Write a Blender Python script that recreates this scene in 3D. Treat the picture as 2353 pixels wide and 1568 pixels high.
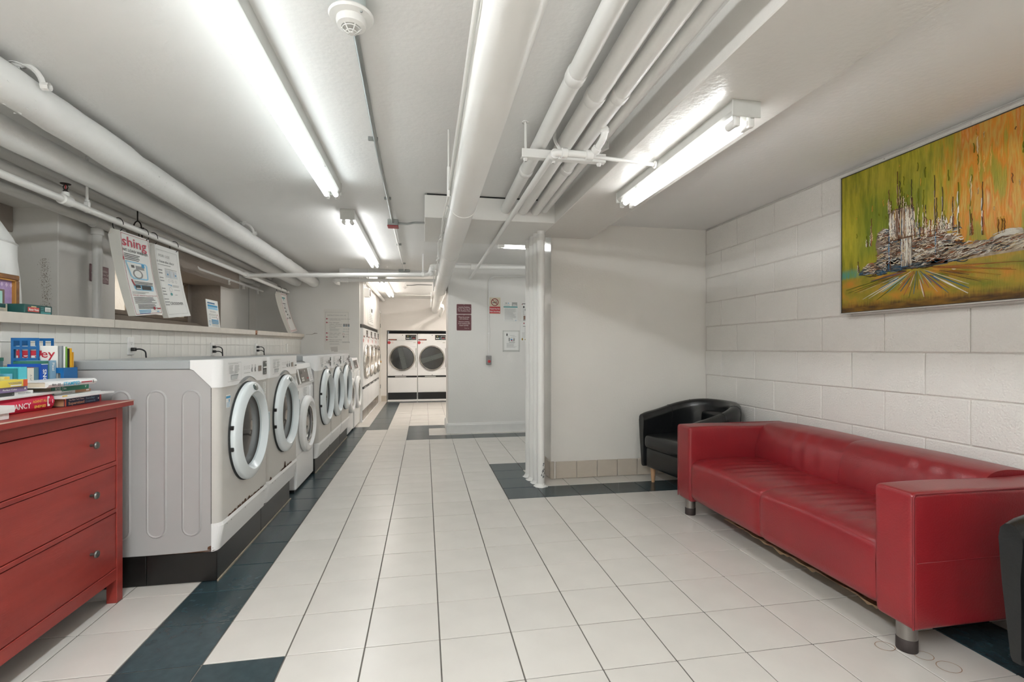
import bpy, bmesh, math, random
from mathutils import Vector, Matrix
random.seed(7)
PI = math.pi
scene = bpy.context.scene
COL = scene.collection
for o in list(bpy.data.objects):
    bpy.data.objects.remove(o)

# ------------------------------------------------------------------ camera, world, exposure
cd = bpy.data.cameras.new('camera')
cam = bpy.data.objects.new('camera', cd)
COL.objects.link(cam)
cam.location = (0, 0, 1.2302)
cam.rotation_euler = (PI / 2, 0, -0.1782)
cd.sensor_fit = 'HORIZONTAL'
cd.sensor_width = 36.0
cd.lens = 17.08
cd.shift_y = 0.0071
cd.clip_start = 0.02
scene.camera = cam
vs = scene.view_settings
vs.view_transform = 'Standard'
vs.look = 'None'
vs.gamma = 1.0
vs.use_curve_mapping = False
vs.exposure = 0.32
world = bpy.data.worlds.new('sky')
scene.world = world
world.use_nodes = True
wn = world.node_tree.nodes['Background']
wn.inputs[0].default_value = (0.85, 0.93, 1.0, 1)
wn.inputs[1].default_value = 3.2
TUBE_POWER = 34.0         # strength of every fluorescent tube in the room


# ------------------------------------------------------------------ materials
def lin(c):
    return tuple(((v / 255.0) / 12.92 if v / 255.0 <= 0.04045 else ((v / 255.0 + 0.055) / 1.055) ** 2.4) for v in c)


MATS = {}


def mat(name, rgb, rough=0.5, metal=0.0, var=0.0, vscale=6.0, bump=0.0, bscale=60.0, spec=0.5, coat=0.0,
        rgb2=None, stretch=None, rnd=0.0, emit=None, trans=0.0, detail=4.0):
    """Principled material with optional noise tint, noise bump and per-object tint."""
    if name in MATS:
        return MATS[name]
    m = bpy.data.materials.new(name)
    m.use_nodes = True
    nt = m.node_tree
    b = nt.nodes['Principled BSDF']
    c = lin(rgb) + (1,)
    b.inputs['Base Color'].default_value = c
    b.inputs['Roughness'].default_value = rough
    b.inputs['Metallic'].default_value = metal
    b.inputs['Specular IOR Level'].default_value = spec
    if coat:
        b.inputs['Coat Weight'].default_value = coat
        b.inputs['Coat Roughness'].default_value = 0.08
    if trans:
        b.inputs['Transmission Weight'].default_value = trans
    tc = None
    if var or bump or rgb2:
        tc = nt.nodes.new('ShaderNodeTexCoord')
        src = tc.outputs['Object']
        if stretch:
            mp = nt.nodes.new('ShaderNodeMapping')
            mp.inputs['Scale'].default_value = stretch
            nt.links.new(src, mp.inputs['Vector'])
            src = mp.outputs['Vector']
    if var or rgb2:
        n = nt.nodes.new('ShaderNodeTexNoise')
        n.inputs['Scale'].default_value = vscale
        n.inputs['Detail'].default_value = detail
        nt.links.new(src, n.inputs['Vector'])
        mx = nt.nodes.new('ShaderNodeMix')
        mx.data_type = 'RGBA'
        rp = nt.nodes.new('ShaderNodeMapRange')
        rp.inputs['From Min'].default_value = 0.3
        rp.inputs['From Max'].default_value = 0.7
        nt.links.new(n.outputs['Fac'], rp.inputs['Value'])
        nt.links.new(rp.outputs['Result'], mx.inputs['Factor'])
        if rgb2:
            mx.inputs['A'].default_value = c
            mx.inputs['B'].default_value = lin(rgb2) + (1,)
        else:
            mx.inputs['A'].default_value = tuple(v * (1 - var) for v in c[:3]) + (1,)
            mx.inputs['B'].default_value = tuple(min(1, v * (1 + var)) for v in c[:3]) + (1,)
        out = mx.outputs['Result']
        if rnd:
            oi = nt.nodes.new('ShaderNodeObjectInfo')
            r2 = nt.nodes.new('ShaderNodeMapRange')
            r2.inputs['To Min'].default_value = 1 - rnd
            r2.inputs['To Max'].default_value = 1 + rnd
            nt.links.new(oi.outputs['Random'], r2.inputs['Value'])
            hs = nt.nodes.new('ShaderNodeHueSaturation')
            nt.links.new(r2.outputs['Result'], hs.inputs['Value'])
            nt.links.new(out, hs.inputs['Color'])
            out = hs.outputs['Color']
        nt.links.new(out, b.inputs['Base Color'])
    if bump:
        n2 = nt.nodes.new('ShaderNodeTexNoise')
        n2.inputs['Scale'].default_value = bscale
        n2.inputs['Detail'].default_value = 3.0
        nt.links.new(src, n2.inputs['Vector'])
        bp = nt.nodes.new('ShaderNodeBump')
        bp.inputs['Strength'].default_value = bump
        bp.inputs['Distance'].default_value = 0.01
        nt.links.new(n2.outputs['Fac'], bp.inputs['Height'])
        nt.links.new(bp.outputs['Normal'], b.inputs['Normal'])
    if emit:
        b.inputs['Emission Color'].default_value = lin(emit[0]) + (1,)
        b.inputs['Emission Strength'].default_value = emit[1]
    MATS[name] = m
    return m


WALL = mat('wall paint', (235, 233, 228), 0.42, var=0.025, vscale=1.3, bump=0.12, bscale=45)
CEIL = mat('ceiling paint', (240, 239, 236), 0.6, spec=0.35, var=0.03, vscale=1.1, bump=0.16, bscale=38)
GLOSS = mat('gloss wall paint', (235, 232, 225), 0.16, var=0.02, vscale=2, bump=0.10, bscale=60)
BLOCK = mat('block paint', (236, 233, 227), 0.5, var=0.02, vscale=3, bump=0.55, bscale=95, rnd=0.012)
JOINT = mat('block joint paint', (219, 214, 207), 0.55, bump=0.3, bscale=80)
TAUPE = mat('shade-toned taupe paint', (164, 154, 144), 0.6, var=0.06, vscale=3, bump=0.35, bscale=30)  # tone partly darkened to carry the shade inside the window bays
PIPEW = mat('pipe paint', (240, 239, 235), 0.33, var=0.02, vscale=3, bump=0.10, bscale=30)
LAG = mat('insulation wrap', (238, 238, 235), 0.38, var=0.03, vscale=4, bump=0.5, bscale=18)
GROUT = mat('floor grout', (100, 96, 90), 0.85, var=0.12, vscale=14)
TILEL = mat('pale floor tile', (215, 211, 204), 0.27, var=0.03, vscale=5, bump=0.03, bscale=40, rnd=0.02)
TILED = mat('dark floor tile', (46, 63, 68), 0.24, var=0.16, vscale=22, bump=0.04, bscale=60, rnd=0.08)
WTILE = mat('wall tile glaze', (232, 230, 224), 0.22, var=0.02, vscale=5, rnd=0.015)
WGROUT = mat('wall tile grout', (224, 222, 216), 0.8)
SKIRT = mat('skirting tile', (196, 186, 172), 0.4, var=0.04, vscale=9, bump=0.05, bscale=50, rnd=0.03)
BLACKTILE = mat('black plinth tile', (22, 21, 20), 0.28, var=0.15, vscale=12, rnd=0.1)
LEDGE = mat('ledge stone', (214, 206, 195), 0.45, var=0.05, vscale=16)
GREY = mat('grey enamel', (178, 177, 176), 0.36, metal=0.0, var=0.02, vscale=3)
GREYL = mat('grey lid enamel', (166, 170, 171), 0.3)
FRONTG = mat('warm grey enamel', (204, 201, 195), 0.36, metal=0.0, var=0.03, vscale=3)
WHITE = mat('white enamel', (242, 242, 241), 0.28)
DOORW = mat('door plastic', (228, 235, 237), 0.24, coat=0.3)
WPLAS = mat('white plastic', (236, 235, 231), 0.35)
DARKG = mat('dark glass', (46, 40, 35), 0.07, spec=0.45)
CONE = mat('door cone plastic', (196, 208, 212), 0.2, coat=0.4)
BLACK = mat('black plastic', (20, 20, 20), 0.4)
RUBBER = mat('rubber gasket', (52, 54, 54), 0.6)
CHROME = mat('polished steel', (205, 200, 194), 0.18, metal=1.0)
STEEL = mat('galvanised steel', (160, 164, 162), 0.35, metal=0.8, var=0.06, vscale=12)
TIN = mat('fixture enamel', (206, 206, 201), 0.35, var=0.03, vscale=20)
RUST = mat('rust', (104, 70, 46), 0.9, rgb2=(60, 40, 30), vscale=60)
PAPER = mat('paper', (238, 238, 234), 0.55)
PAPER_SHADE = mat('shaded paper back', (200, 198, 190), 0.65)  # grey tone stands in for shade on the curled side of the posters
INK = mat('black ink', (60, 60, 58), 0.6)
INKG = mat('grey ink', (150, 150, 148), 0.6)
INKR = mat('red ink', (170, 50, 62), 0.6)
INKB = mat('blue ink', (72, 160, 205), 0.6)
INKT = mat('teal ink', (84, 160, 160), 0.6)
MAROON = mat('maroon sign plastic', (104, 52, 58), 0.4)
SIGNW = mat('sign lettering', (226, 210, 205), 0.6)
SIGNED = mat('sign edge', (150, 120, 122), 0.45)
RED = mat('red plastic', (196, 62, 66), 0.4)
BEIGE = mat('beige plastic', (216, 204, 180), 0.45)
REDWOOD = mat('red stained wood', (154, 56, 47), 0.42, rgb2=(136, 45, 39), vscale=2.2, stretch=(9, 1, 9), bump=0.06, bscale=30, detail=6)
WORN = mat('worn wood edge', (206, 176, 160), 0.6)
KNOB = mat('dark pewter', (104, 104, 100), 0.32, metal=0.8)
LEATH = mat('red leather', (139, 34, 39), 0.3, rgb2=(126, 30, 36), vscale=3.5, bump=0.10, bscale=130, spec=0.55)
PIPING = mat('red leather piping', (122, 28, 35), 0.4)
BLEATH = mat('black leather', (22, 24, 25), 0.26, var=0.2, vscale=4, bump=0.08, bscale=120, spec=0.55)
WOODL = mat('pale wood leg', (200, 158, 120), 0.45, var=0.08, vscale=12, stretch=(6, 6, 1))
BRASS = mat('brass', (190, 150, 90), 0.3, metal=0.9)
DARKIRON = mat('dark iron', (52, 46, 42), 0.55, metal=0.5)
CARD = mat('torn lining', (168, 140, 108), 0.9, var=0.15, vscale=20)


def tube_mat(name, rgb, k=1.0):
    return mat(name, (255, 255, 250), 0.4, emit=(rgb, TUBE_POWER * k))


COOL = tube_mat('cool tube glow', (242, 252, 255), 0.22)
NEUT = tube_mat('neutral tube glow', (251, 253, 255), 0.33)
WARM = tube_mat('warm tube glow', (255, 247, 241), 0.36)
CORR_FILL = tube_mat('added corridor fill glow', (255, 247, 241), 0.95)  # glow of the added corridor lamp that stays out of view
REAR_FILL = tube_mat('added rear fill glow', (249, 252, 255), 2.9)  # much stronger glow for the added fill lamp behind the camera


# ------------------------------------------------------------------ mesh helpers
class M:
    def __init__(self):
        self.bm = bmesh.new()
        self.mi = 0

    def face(self, pts):
        vs_ = [self.bm.verts.new(p) for p in pts]
        f = self.bm.faces.new(vs_)
        f.material_index = self.mi
        return f

    def box(self, x0, x1, y0, y1, z0, z1, bev=0.0, seg=1):
        r = bmesh.ops.create_cube(self.bm, size=1.0)
        v = r['verts']
        for p in v:
            p.co.x = x0 + (p.co.x + 0.5) * (x1 - x0)
            p.co.y = y0 + (p.co.y + 0.5) * (y1 - y0)
            p.co.z = z0 + (p.co.z + 0.5) * (z1 - z0)
        fs = set(f for p in v for f in p.link_faces)
        if bev > 0:
            es = list(set(e for p in v for e in p.link_edges))
            res = bmesh.ops.bevel(self.bm, geom=es, offset=bev, segments=seg, profile=0.5, affect='EDGES', clamp_overlap=True)
            fs |= set(res['faces'])
        for f in fs:
            if f.is_valid:
                f.material_index = self.mi
        return self

    def prism(self, poly, axis, a, b):
        """Extrude a 2D polygon along axis ('x','y','z') from a to b."""
        def P(p, t):
            if axis == 'x':
                return (t, p[0], p[1])
            if axis == 'y':
                return (p[0], t, p[1])
            return (p[0], p[1], t)
        A = [self.bm.verts.new(P(p, a)) for p in poly]
        Bv = [self.bm.verts.new(P(p, b)) for p in poly]
        n = len(poly)
        fs = [self.bm.faces.new(A[::-1]), self.bm.faces.new(Bv)]
        for i in range(n):
            fs.append(self.bm.faces.new((A[i], A[(i + 1) % n], Bv[(i + 1) % n], Bv[i])))
        for f in fs:
            f.material_index = self.mi
        return self

    def tube(self, path, r, seg=12, caps=True, closed=False):
        pts = [Vector(p) for p in path]
        rr = r if isinstance(r, (list, tuple)) else [r] * len(pts)
        n = len(pts)
        up = None
        rings = []
        for i, p in enumerate(pts):
            if closed:
                t = (pts[(i + 1) % n] - pts[i - 1]).normalized()
            elif i == 0:
                t = (pts[1] - p).normalized()
            elif i == n - 1:
                t = (p - pts[i - 1]).normalized()
            else:
                t = ((pts[i + 1] - p).normalized() + (p - pts[i - 1]).normalized())
                t = t.normalized() if t.length > 1e-6 else (pts[i + 1] - p).normalized()
            if up is None:
                a = Vector((0, 0, 1)) if abs(t.z) < 0.9 else Vector((1, 0, 0))
                up = (a - t * a.dot(t)).normalized()
            else:
                up = (up - t * up.dot(t))
                up = up.normalized() if up.length > 1e-6 else t.orthogonal().normalized()
            s = t.cross(up)
            rings.append([self.bm.verts.new(p + (up * math.cos(2 * PI * k / seg) + s * math.sin(2 * PI * k / seg)) * rr[i]) for k in range(seg)])
        m = n if closed else n - 1
        for i in range(m):
            A, Bv = rings[i], rings[(i + 1) % n]
            for k in range(seg):
                f = self.bm.faces.new((A[k], A[(k + 1) % seg], Bv[(k + 1) % seg], Bv[k]))
                f.smooth = True
                f.material_index = self.mi
        if caps and not closed:
            for R in (rings[0][::-1], rings[-1]):
                f = self.bm.faces.new(R)
                f.material_index = self.mi
        return self

    def lathe(self, prof, org, axis=(0, 0, 1), seg=32, sq=(1, 1), start=None):
        """prof: list of (radius, distance along axis)."""
        ax = Vector(axis).normalized()
        o = Vector(org)
        a = Vector(start) if start else (Vector((0, 0, 1)) if abs(ax.z) < 0.9 else Vector((1, 0, 0)))
        u = (a - ax * a.dot(ax)).normalized()
        v = ax.cross(u)
        rings = []
        for (r, h) in prof:
            if r < 1e-6:
                rings.append([self.bm.verts.new(o + ax * h)])
            else:
                rings.append([self.bm.verts.new(o + ax * h + (u * math.cos(2 * PI * k / seg) * sq[0] + v * math.sin(2 * PI * k / seg) * sq[1]) * r) for k in range(seg)])
        for i in range(len(rings) - 1):
            A, Bv = rings[i], rings[i + 1]
            for k in range(seg):
                k2 = (k + 1) % seg
                if len(A) == 1 and len(Bv) == 1:
                    continue
                if len(A) == 1:
                    q = (A[0], Bv[k2], Bv[k])
                elif len(Bv) == 1:
                    q = (A[k], A[k2], Bv[0])
                else:
                    q = (A[k], A[k2], Bv[k2], Bv[k])
                f = self.bm.faces.new(q)
                f.smooth = True
                f.material_index = self.mi
        return self

    def soft(self, lo, hi, r, n=6, fn=None):
        """Rounded box with an optional displacement fn(p, t) (t: position inside the box, 0..1)."""
        lo, hi = Vector(lo), Vector(hi)

        def ax(a, b):
            L = b - a
            rr = min(r, L * 0.49)
            e = [0, .08, .3, .6, 1.0]
            s = [a + rr * k for k in e]
            inner = [a + rr + (L - 2 * rr) * k / n for k in range(1, n)]
            return s + inner + [b - rr * k for k in e[::-1]], rr
        X, rx = ax(lo.x, hi.x)
        Y, ry = ax(lo.y, hi.y)
        Z, rz = ax(lo.z, hi.z)
        rr = min(rx, ry, rz)
        vm = {}

        def V(i, j, k):
            key = (i, j, k)
            if key in vm:
                return vm[key]
            p = Vector((X[i], Y[j], Z[k]))
            q = Vector((min(max(p.x, lo.x + rr), hi.x - rr), min(max(p.y, lo.y + rr), hi.y - rr), min(max(p.z, lo.z + rr), hi.z - rr)))
            d = p - q
            if d.length > 1e-9:
                m = max(abs(d.x), abs(d.y), abs(d.z))
                p = q + d.normalized() * m
            if fn:
                t = Vector(((p.x - lo.x) / (hi.x - lo.x), (p.y - lo.y) / (hi.y - lo.y), (p.z - lo.z) / (hi.z - lo.z)))
                p = fn(p, t)
            vm[key] = self.bm.verts.new(p)
            return vm[key]
        nx, ny, nz = len(X), len(Y), len(Z)

        def F(a, b, c, d):
            f = self.bm.faces.new((a, b, c, d))
            f.smooth = True
            f.material_index = self.mi
        for i in range(nx - 1):
            for j in range(ny - 1):
                F(V(i, j, 0), V(i, j + 1, 0), V(i + 1, j + 1, 0), V(i + 1, j, 0))
                F(V(i, j, nz - 1), V(i + 1, j, nz - 1), V(i + 1, j + 1, nz - 1), V(i, j + 1, nz - 1))
        for i in range(nx - 1):
            for k in range(nz - 1):
                F(V(i, 0, k), V(i + 1, 0, k), V(i + 1, 0, k + 1), V(i, 0, k + 1))
                F(V(i, ny - 1, k), V(i, ny - 1, k + 1), V(i + 1, ny - 1, k + 1), V(i + 1, ny - 1, k))
        for j in range(ny - 1):
            for k in range(nz - 1):
                F(V(0, j, k), V(0, j, k + 1), V(0, j + 1, k + 1), V(0, j + 1, k))
                F(V(nx - 1, j, k), V(nx - 1, j + 1, k), V(nx - 1, j + 1, k + 1), V(nx - 1, j, k + 1))
        return self

    def build(self, name, m, parent=None, world=True, smooth=False):
        """Link as one object; vertices are in world space unless world=False."""
        if world and parent is not None:
            T = Matrix.Identity(4)
            p = parent
            while p is not None:
                T = p.matrix_basis @ T
                p = p.parent
            self.bm.transform(T.inverted())
        bmesh.ops.recalc_face_normals(self.bm, faces=self.bm.faces) if len(self.bm.faces) < 60000 else None
        if smooth:
            for f in self.bm.faces:
                f.smooth = True
        for e in self.bm.edges:
            if len(e.link_faces) == 2 and e.calc_face_angle(0) > 0.75:
                e.smooth = False
        me = bpy.data.meshes.new(name)
        self.bm.to_mesh(me)
        self.bm.free()
        for mm in (m if isinstance(m, (list, tuple)) else [m]):
            me.materials.append(mm)
        o = bpy.data.objects.new(name, me)
        COL.objects.link(o)
        if parent is not None:
            o.parent = parent
        return o


def tag(o, label=None, cat=None, group=None, kind=None):
    if label:
        o['label'] = label
    if cat:
        o['category'] = cat
    if group:
        o['group'] = group
    if kind:
        o['kind'] = kind
    return o


def thing(name, label, cat, loc=(0, 0, 0), rz=0.0, group=None, rot=None):
    o = bpy.data.objects.new(name, None)
    o.empty_display_size = 0.1
    COL.objects.link(o)
    o.location = loc
    o.rotation_euler = rot if rot else (0, 0, rz)
    return tag(o, label, cat, group)


def struct(name, mb, m, parent=None):
    o = mb.build(name, m, parent)
    if parent is None:
        o['kind'] = 'structure'
    return o


def dup(root, loc, rz=None, label=None):
    """Copy a thing with its parts and sub-parts (mesh data shared)."""
    r = root.copy()
    COL.objects.link(r)
    r.location = loc
    if rz is not None:
        r.rotation_euler = (0, 0, rz)
    if label:
        r['label'] = label
    for ch in list(root.children):
        c = ch.copy()
        COL.objects.link(c)
        c.parent = r
        for g in list(ch.children):
            d = g.copy()
            COL.objects.link(d)
            d.parent = c
    return r


def shared(me, name, parent, loc, scale=(1, 1, 1), rot=(0, 0, 0)):
    o = bpy.data.objects.new(name, me)
    COL.objects.link(o)
    o.location = loc
    o.scale = scale
    o.rotation_euler = rot
    if parent is not None:
        o.parent = parent
    return o


def fillet(path, rad, n=6):
    pts = [Vector(p) for p in path]
    out = [pts[0]]
    for i in range(1, len(pts) - 1):
        a, b, c = pts[i - 1], pts[i], pts[i + 1]
        r = min(rad, (a - b).length * 0.49, (c - b).length * 0.49)
        p, q = b + (a - b).normalized() * r, b + (c - b).normalized() * r
        for k in range(n + 1):
            t = k / n
            out.append(p * (1 - t) ** 2 + b * 2 * t * (1 - t) + q * t * t)
    out.append(pts[-1])
    return out


def tilebox(name, sx, sy, sz, bev, m):
    """Small bevelled slab mesh centred on its origin, shared between pieces."""
    b = M().box(-sx / 2, sx / 2, -sy / 2, sy / 2, -sz / 2, sz / 2, bev)
    me = bpy.data.meshes.new(name)
    b.bm.to_mesh(me)
    b.bm.free()
    me.materials.append(m)
    return me


# lettering
_TXT = {}


def text2d(s, bold=0.0, shear=0.0):
    key = (s, bold, shear)
    if key in _TXT:
        return _TXT[key]
    cu = bpy.data.curves.new('t', 'FONT')
    cu.body = s
    cu.size = 1.0
    cu.resolution_u = 2
    cu.offset = bold
    cu.shear = shear
    o = bpy.data.objects.new('t', cu)
    COL.objects.link(o)
    dg = bpy.context.evaluated_depsgraph_get()
    me = bpy.data.meshes.new_from_object(o.evaluated_get(dg))
    vs_ = [(v.co.x, v.co.y) for v in me.vertices]
    fs = [tuple(p.vertices) for p in me.polygons]
    bpy.data.objects.remove(o)
    bpy.data.curves.remove(cu)
    bpy.data.meshes.remove(me)
    w = max([v[0] for v in vs_] + [0.01])
    _TXT[key] = (vs_, fs, w)
    return _TXT[key]


class Sheet:
    """Flat print laid on a surface f(u, v, h) (metres; h = height above the surface)."""
    world = True

    def __init__(self, f):
        self.f = f
        self.parts = {}

    @classmethod
    def plane(cls, o, r, u):
        o, r, u = Vector(o), Vector(r).normalized(), Vector(u).normalized()
        n = r.cross(u).normalized()
        return cls(lambda a, b, h: o + r * a + u * b + n * h)

    def _m(self, part, m):
        k = (part, m.name)
        if k not in self.parts:
            self.parts[k] = (M(), m)
        return self.parts[k][0]

    def rect(self, m, u0, u1, v0, v1, h=0.001, part='print', n=1):
        b = self._m(part, m)
        for i in range(n):
            a0, a1 = v0 + (v1 - v0) * i / n, v0 + (v1 - v0) * (i + 1) / n
            b.face([self.f(u0, a0, h), self.f(u1, a0, h), self.f(u1, a1, h), self.f(u0, a1, h)])
        return self

    def poly(self, m, pts, h=0.001, part='print'):
        self._m(part, m).face([self.f(a, b, h) for a, b in pts])
        return self

    def disc(self, m, u, v, r, h=0.001, part='print', n=20, ry=None):
        ry = ry or r
        return self.poly(m, [(u + r * math.cos(2 * PI * k / n), v + ry * math.sin(2 * PI * k / n)) for k in range(n)], h, part)

    def ring(self, m, u, v, r0, r1, h=0.001, part='print', n=28, sx=1.0):
        b = self._m(part, m)
        for k in range(n):
            a, c = 2 * PI * k / n, 2 * PI * (k + 1) / n
            b.face([self.f(u + r * math.cos(t) * sx, v + r * math.sin(t), h) for r, t in ((r0, a), (r1, a), (r1, c), (r0, c))])
        return self

    def frame(self, m, u0, u1, v0, v1, w, h=0.001, part='print'):
        self.rect(m, u0, u1, v0, v0 + w, h, part, 1)
        self.rect(m, u0, u1, v1 - w, v1, h, part, 1)
        self.rect(m, u0, u0 + w, v0 + w, v1 - w, h, part, 8)
        self.rect(m, u1 - w, u1, v0 + w, v1 - w, h, part, 8)
        return self

    def text(self, m, s, u, v, size, align='C', h=0.0012, bold=0.0, width=None, part='lettering', shear=0.0, vert=False):
        vs_, fs, w = text2d(s, bold, shear)
        sx = size if width is None else width / w
        off = 0 if align == 'L' else (-w * sx / 2 if align == 'C' else -w * sx)
        b = self._m(part, m)
        if vert:      # reads downwards, letters turned a quarter to the right
            V = [b.bm.verts.new(self.f(u + y * size, v - (x * sx + off), h)) for x, y in vs_]
        else:
            V = [b.bm.verts.new(self.f(u + x * sx + off, v + y * size, h)) for x, y in vs_]
        for f in fs:
            try:
                b.bm.faces.new([V[i] for i in f])
            except ValueError:
                pass
        return self

    def lines(self, m, u0, u1, v, n, pitch, hgt, seed=1, h=0.001, short=0.35, part='print'):
        rg = random.Random(seed)
        for i in range(n):
            e = u1 - (u1 - u0) * short * rg.random()
            self.rect(m, u0, e, v - i * pitch - hgt, v - i * pitch, h, part)
        return self

    def finish(self, parent, names=None):
        for (part, mn), (b, m) in self.parts.items():
            o = b.build(part, m, parent, self.world)
            if part in ('print', 'button'):
                o['kind'] = 'stuff'
        self.parts = {}


class LSheet(Sheet):
    """The same on a thing built in its own coordinates."""
    world = False

# ------------------------------------------------------------------ fluorescent fixtures (the lamps of the room, plus added unseen fill lamps)
def light_fixture(label, x, y0, y1, ztop, ztube, glow, along='y', w=0.115, sp=0.066, r=0.017, group='fluorescent ceiling fixtures'):
    """Open strip fixture; along 'y' it runs from y0 to y1 at x, along 'x' from y0 to y1 (as x) at y = x."""
    if along == 'y':
        t = thing('fluorescent_light', label, 'ceiling light', (x, (y0 + y1) / 2, ztop), 0, group)
    else:
        t = thing('fluorescent_light', label, 'ceiling light', ((y0 + y1) / 2, x, ztop), -PI / 2, group)
    L = y1 - y0
    zb = ztube - ztop + 0.028
    b = M().prism([(-w / 2, 0), (-w / 2, zb + 0.012), (-w / 2 + 0.012, zb), (w / 2 - 0.012, zb), (w / 2, zb + 0.012), (w / 2, 0)], 'y', -L / 2 - 0.02, L / 2 + 0.02)
    b.build('housing', TIN, t, world=False)
    for s in (-1, 1):
        M().box(-w / 2 - 0.004, w / 2 + 0.004, s * (L / 2 + 0.02) - 0.004, s * (L / 2 + 0.02) + 0.004, zb - 0.012, 0, 0.002).build('end_plate', TIN, t, world=False)
    zt = ztube - ztop
    for s in (-1, 1):
        M().tube([(s * sp / 2, -L / 2 + 0.03, zt), (s * sp / 2, L / 2 - 0.03, zt)], r, 14).build('tube', glow, t, world=False)
        for e in (-1, 1):
            b = M()
            b.box(s * sp / 2 - 0.013, s * sp / 2 + 0.013, e * (L / 2) - 0.012, e * (L / 2) + 0.012, zt - 0.02, zb + 0.004, 0.006, 2)
            b.tube([(s * sp / 2, e * (L / 2 - 0.055), zt), (s * sp / 2, e * L / 2, zt)], r + 0.001, 12)
            b.build('lamp_holder', WPLAS, t, world=False)
    M().box(-w / 2 + 0.004, w / 2 - 0.004, 0.28 * L - 0.004, 0.28 * L + 0.004, zb - 0.003, zb + 0.002).build('cover_clip', STEEL, t, world=False)
    return t


light_fixture('long twin tube strip light nearest the camera on the ceiling above the washers', -0.675, 1.33, 3.80, 2.47, 2.36, COOL)
light_fixture('second twin tube strip light from the camera, in line above the washer row', -0.675, 4.53, 6.98, 2.47, 2.36, NEUT)
light_fixture('short twin tube light on the underside of the beam above the red sofa', 1.335, 1.86, 3.07, 2.275, 2.19, NEUT, w=0.125)
light_fixture('twin tube light on the lower ceiling of the back corridor before the wall dryers', -0.68, 8.1, 10.4, 2.39, 2.31, WARM)
light_fixture('added twin tube fill light, unseen in the corridor behind the middle wall', 0.78, 8.2, 10.6, 2.39, 2.31, CORR_FILL)  # added hidden lamp, brightens the corridor
light_fixture('twin tube light running crossways behind the column of white pipes', 5.36, 0.82, 2.05, 2.47, 2.37, NEUT, along='x')
light_fixture('added twin tube fill light overhead behind the camera', -0.675, -1.45, 0.95, 2.47, 2.36, REAR_FILL)  # added lamp out of view, evens out the light in the front room
light_fixture('added short twin tube fill light on the beam behind the camera', 1.335, -1.0, 0.21, 2.275, 2.19, NEUT, w=0.125)  # added lamp out of view, lifts the ceiling on the right

# ------------------------------------------------------------------ floor and its tiles
T = 0.305
X0, Y0 = 0.2092 * T, 2.0723
fl = struct('floor', M().box(-3.1, 3.4, -1.7, 12.3, -0.08, -0.0035), GROUT)


def is_dark(k, r):
    if k == -4:
        return -1 <= r <= 18
    if k == -3 and (r == -1 or 18 <= r <= 29):
        return True
    if r == 30 and k >= -3:
        return True
    if k == -1 and 15 <= r <= 18:
        return True
    if r in (15, 18) and k >= -1:
        return True
    if k == 2 and 6 <= r <= 9:
        return True
    if r in (6, 9) and k >= 2:
        return True
    if k == 7 and -4 <= r <= 6:
        return True
    return False


tl = tilebox('tile', T - 0.0055, T - 0.0055, 0.012, 0.0012, TILEL)
td = tilebox('tile', T - 0.0055, T - 0.0055, 0.012, 0.0012, TILED)
rest = M()
rg = random.Random(3)
for r in range(-12, 34):
    for k in range(-10, 11):
        cx, cy = X0 + (k + 0.5) * T, Y0 + (r + 0.5) * T
        dk = is_dark(k, r)
        dz = rg.uniform(-0.0006, 0.0006)
        near = -2 <= r <= 13 and (k >= -4 or r <= 2 and k >= -6) and cx < 2.8 and not (r > 7 and cx > 1.2)
        if near:
            shared(td if dk else tl, 'tile', fl, (cx, cy, -0.006 + dz))
        else:
            rest.mi = 1 if dk else 0
            rest.box(cx - T / 2 + 0.002, cx + T / 2 - 0.002, cy - T / 2 + 0.002, cy + T / 2 - 0.002, -0.012, 0.0 + dz)
ro = rest.build('distant_tiles', [TILEL, TILED], fl)
ro['kind'] = 'stuff'
# rust rings left by furniture feet near the sofa
rr_ = Sheet.plane((0, 0, 0.0006), (1, 0, 0), (0, 1, 0))
for (u, v, a) in ((1.965, 1.62, 0.03), (1.99, 1.545, 0.036), (1.87, 1.70, 0.032)):
    rr_.ring(mat('rust stain', (150, 120, 92), 0.6, var=0.2, vscale=60), u, v, a - 0.0025, a, 0.0004, 'rust_ring', 30, 1.2)
rr_.finish(fl)

# ------------------------------------------------------------------ room shell
for bx in ((-3.2, 1.09, -1.7, 7.88, 2.47, 2.6), (1.09, 3.4, 4.45, 7.88, 2.47, 2.6), (1.09, 3.4, -1.7, 4.45, 2.415, 2.6), (-1.3, 3.4, 7.88, 12.3, 2.39, 2.6), (-3.2, -1.3, 7.88, 8.4, 2.47, 2.6), (-2.1, -1.3, 8.4, 12.3, 2.39, 2.6)):
    struct('ceiling', M().box(*bx), CEIL)
BEAMP = mat('beam paint', (224, 221, 215), 0.26, var=0.02, vscale=2, bump=0.13, bscale=50)
b = M()
b.box(1.07, 1.555, -1.7, 4.45, 2.275, 2.5, 0.004)
struct('ceiling_beam', b, BEAMP)
b = M()
b.box(0.0, 1.075, 3.93, 4.84, 2.275, 2.456, 0.004)
bk = struct('ceiling_bulkhead', b, WALL)
M().box(0.02, 1.06, 3.945, 4.82, 2.456, 2.471).build('shadow_gap', BLACK, bk)

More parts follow.
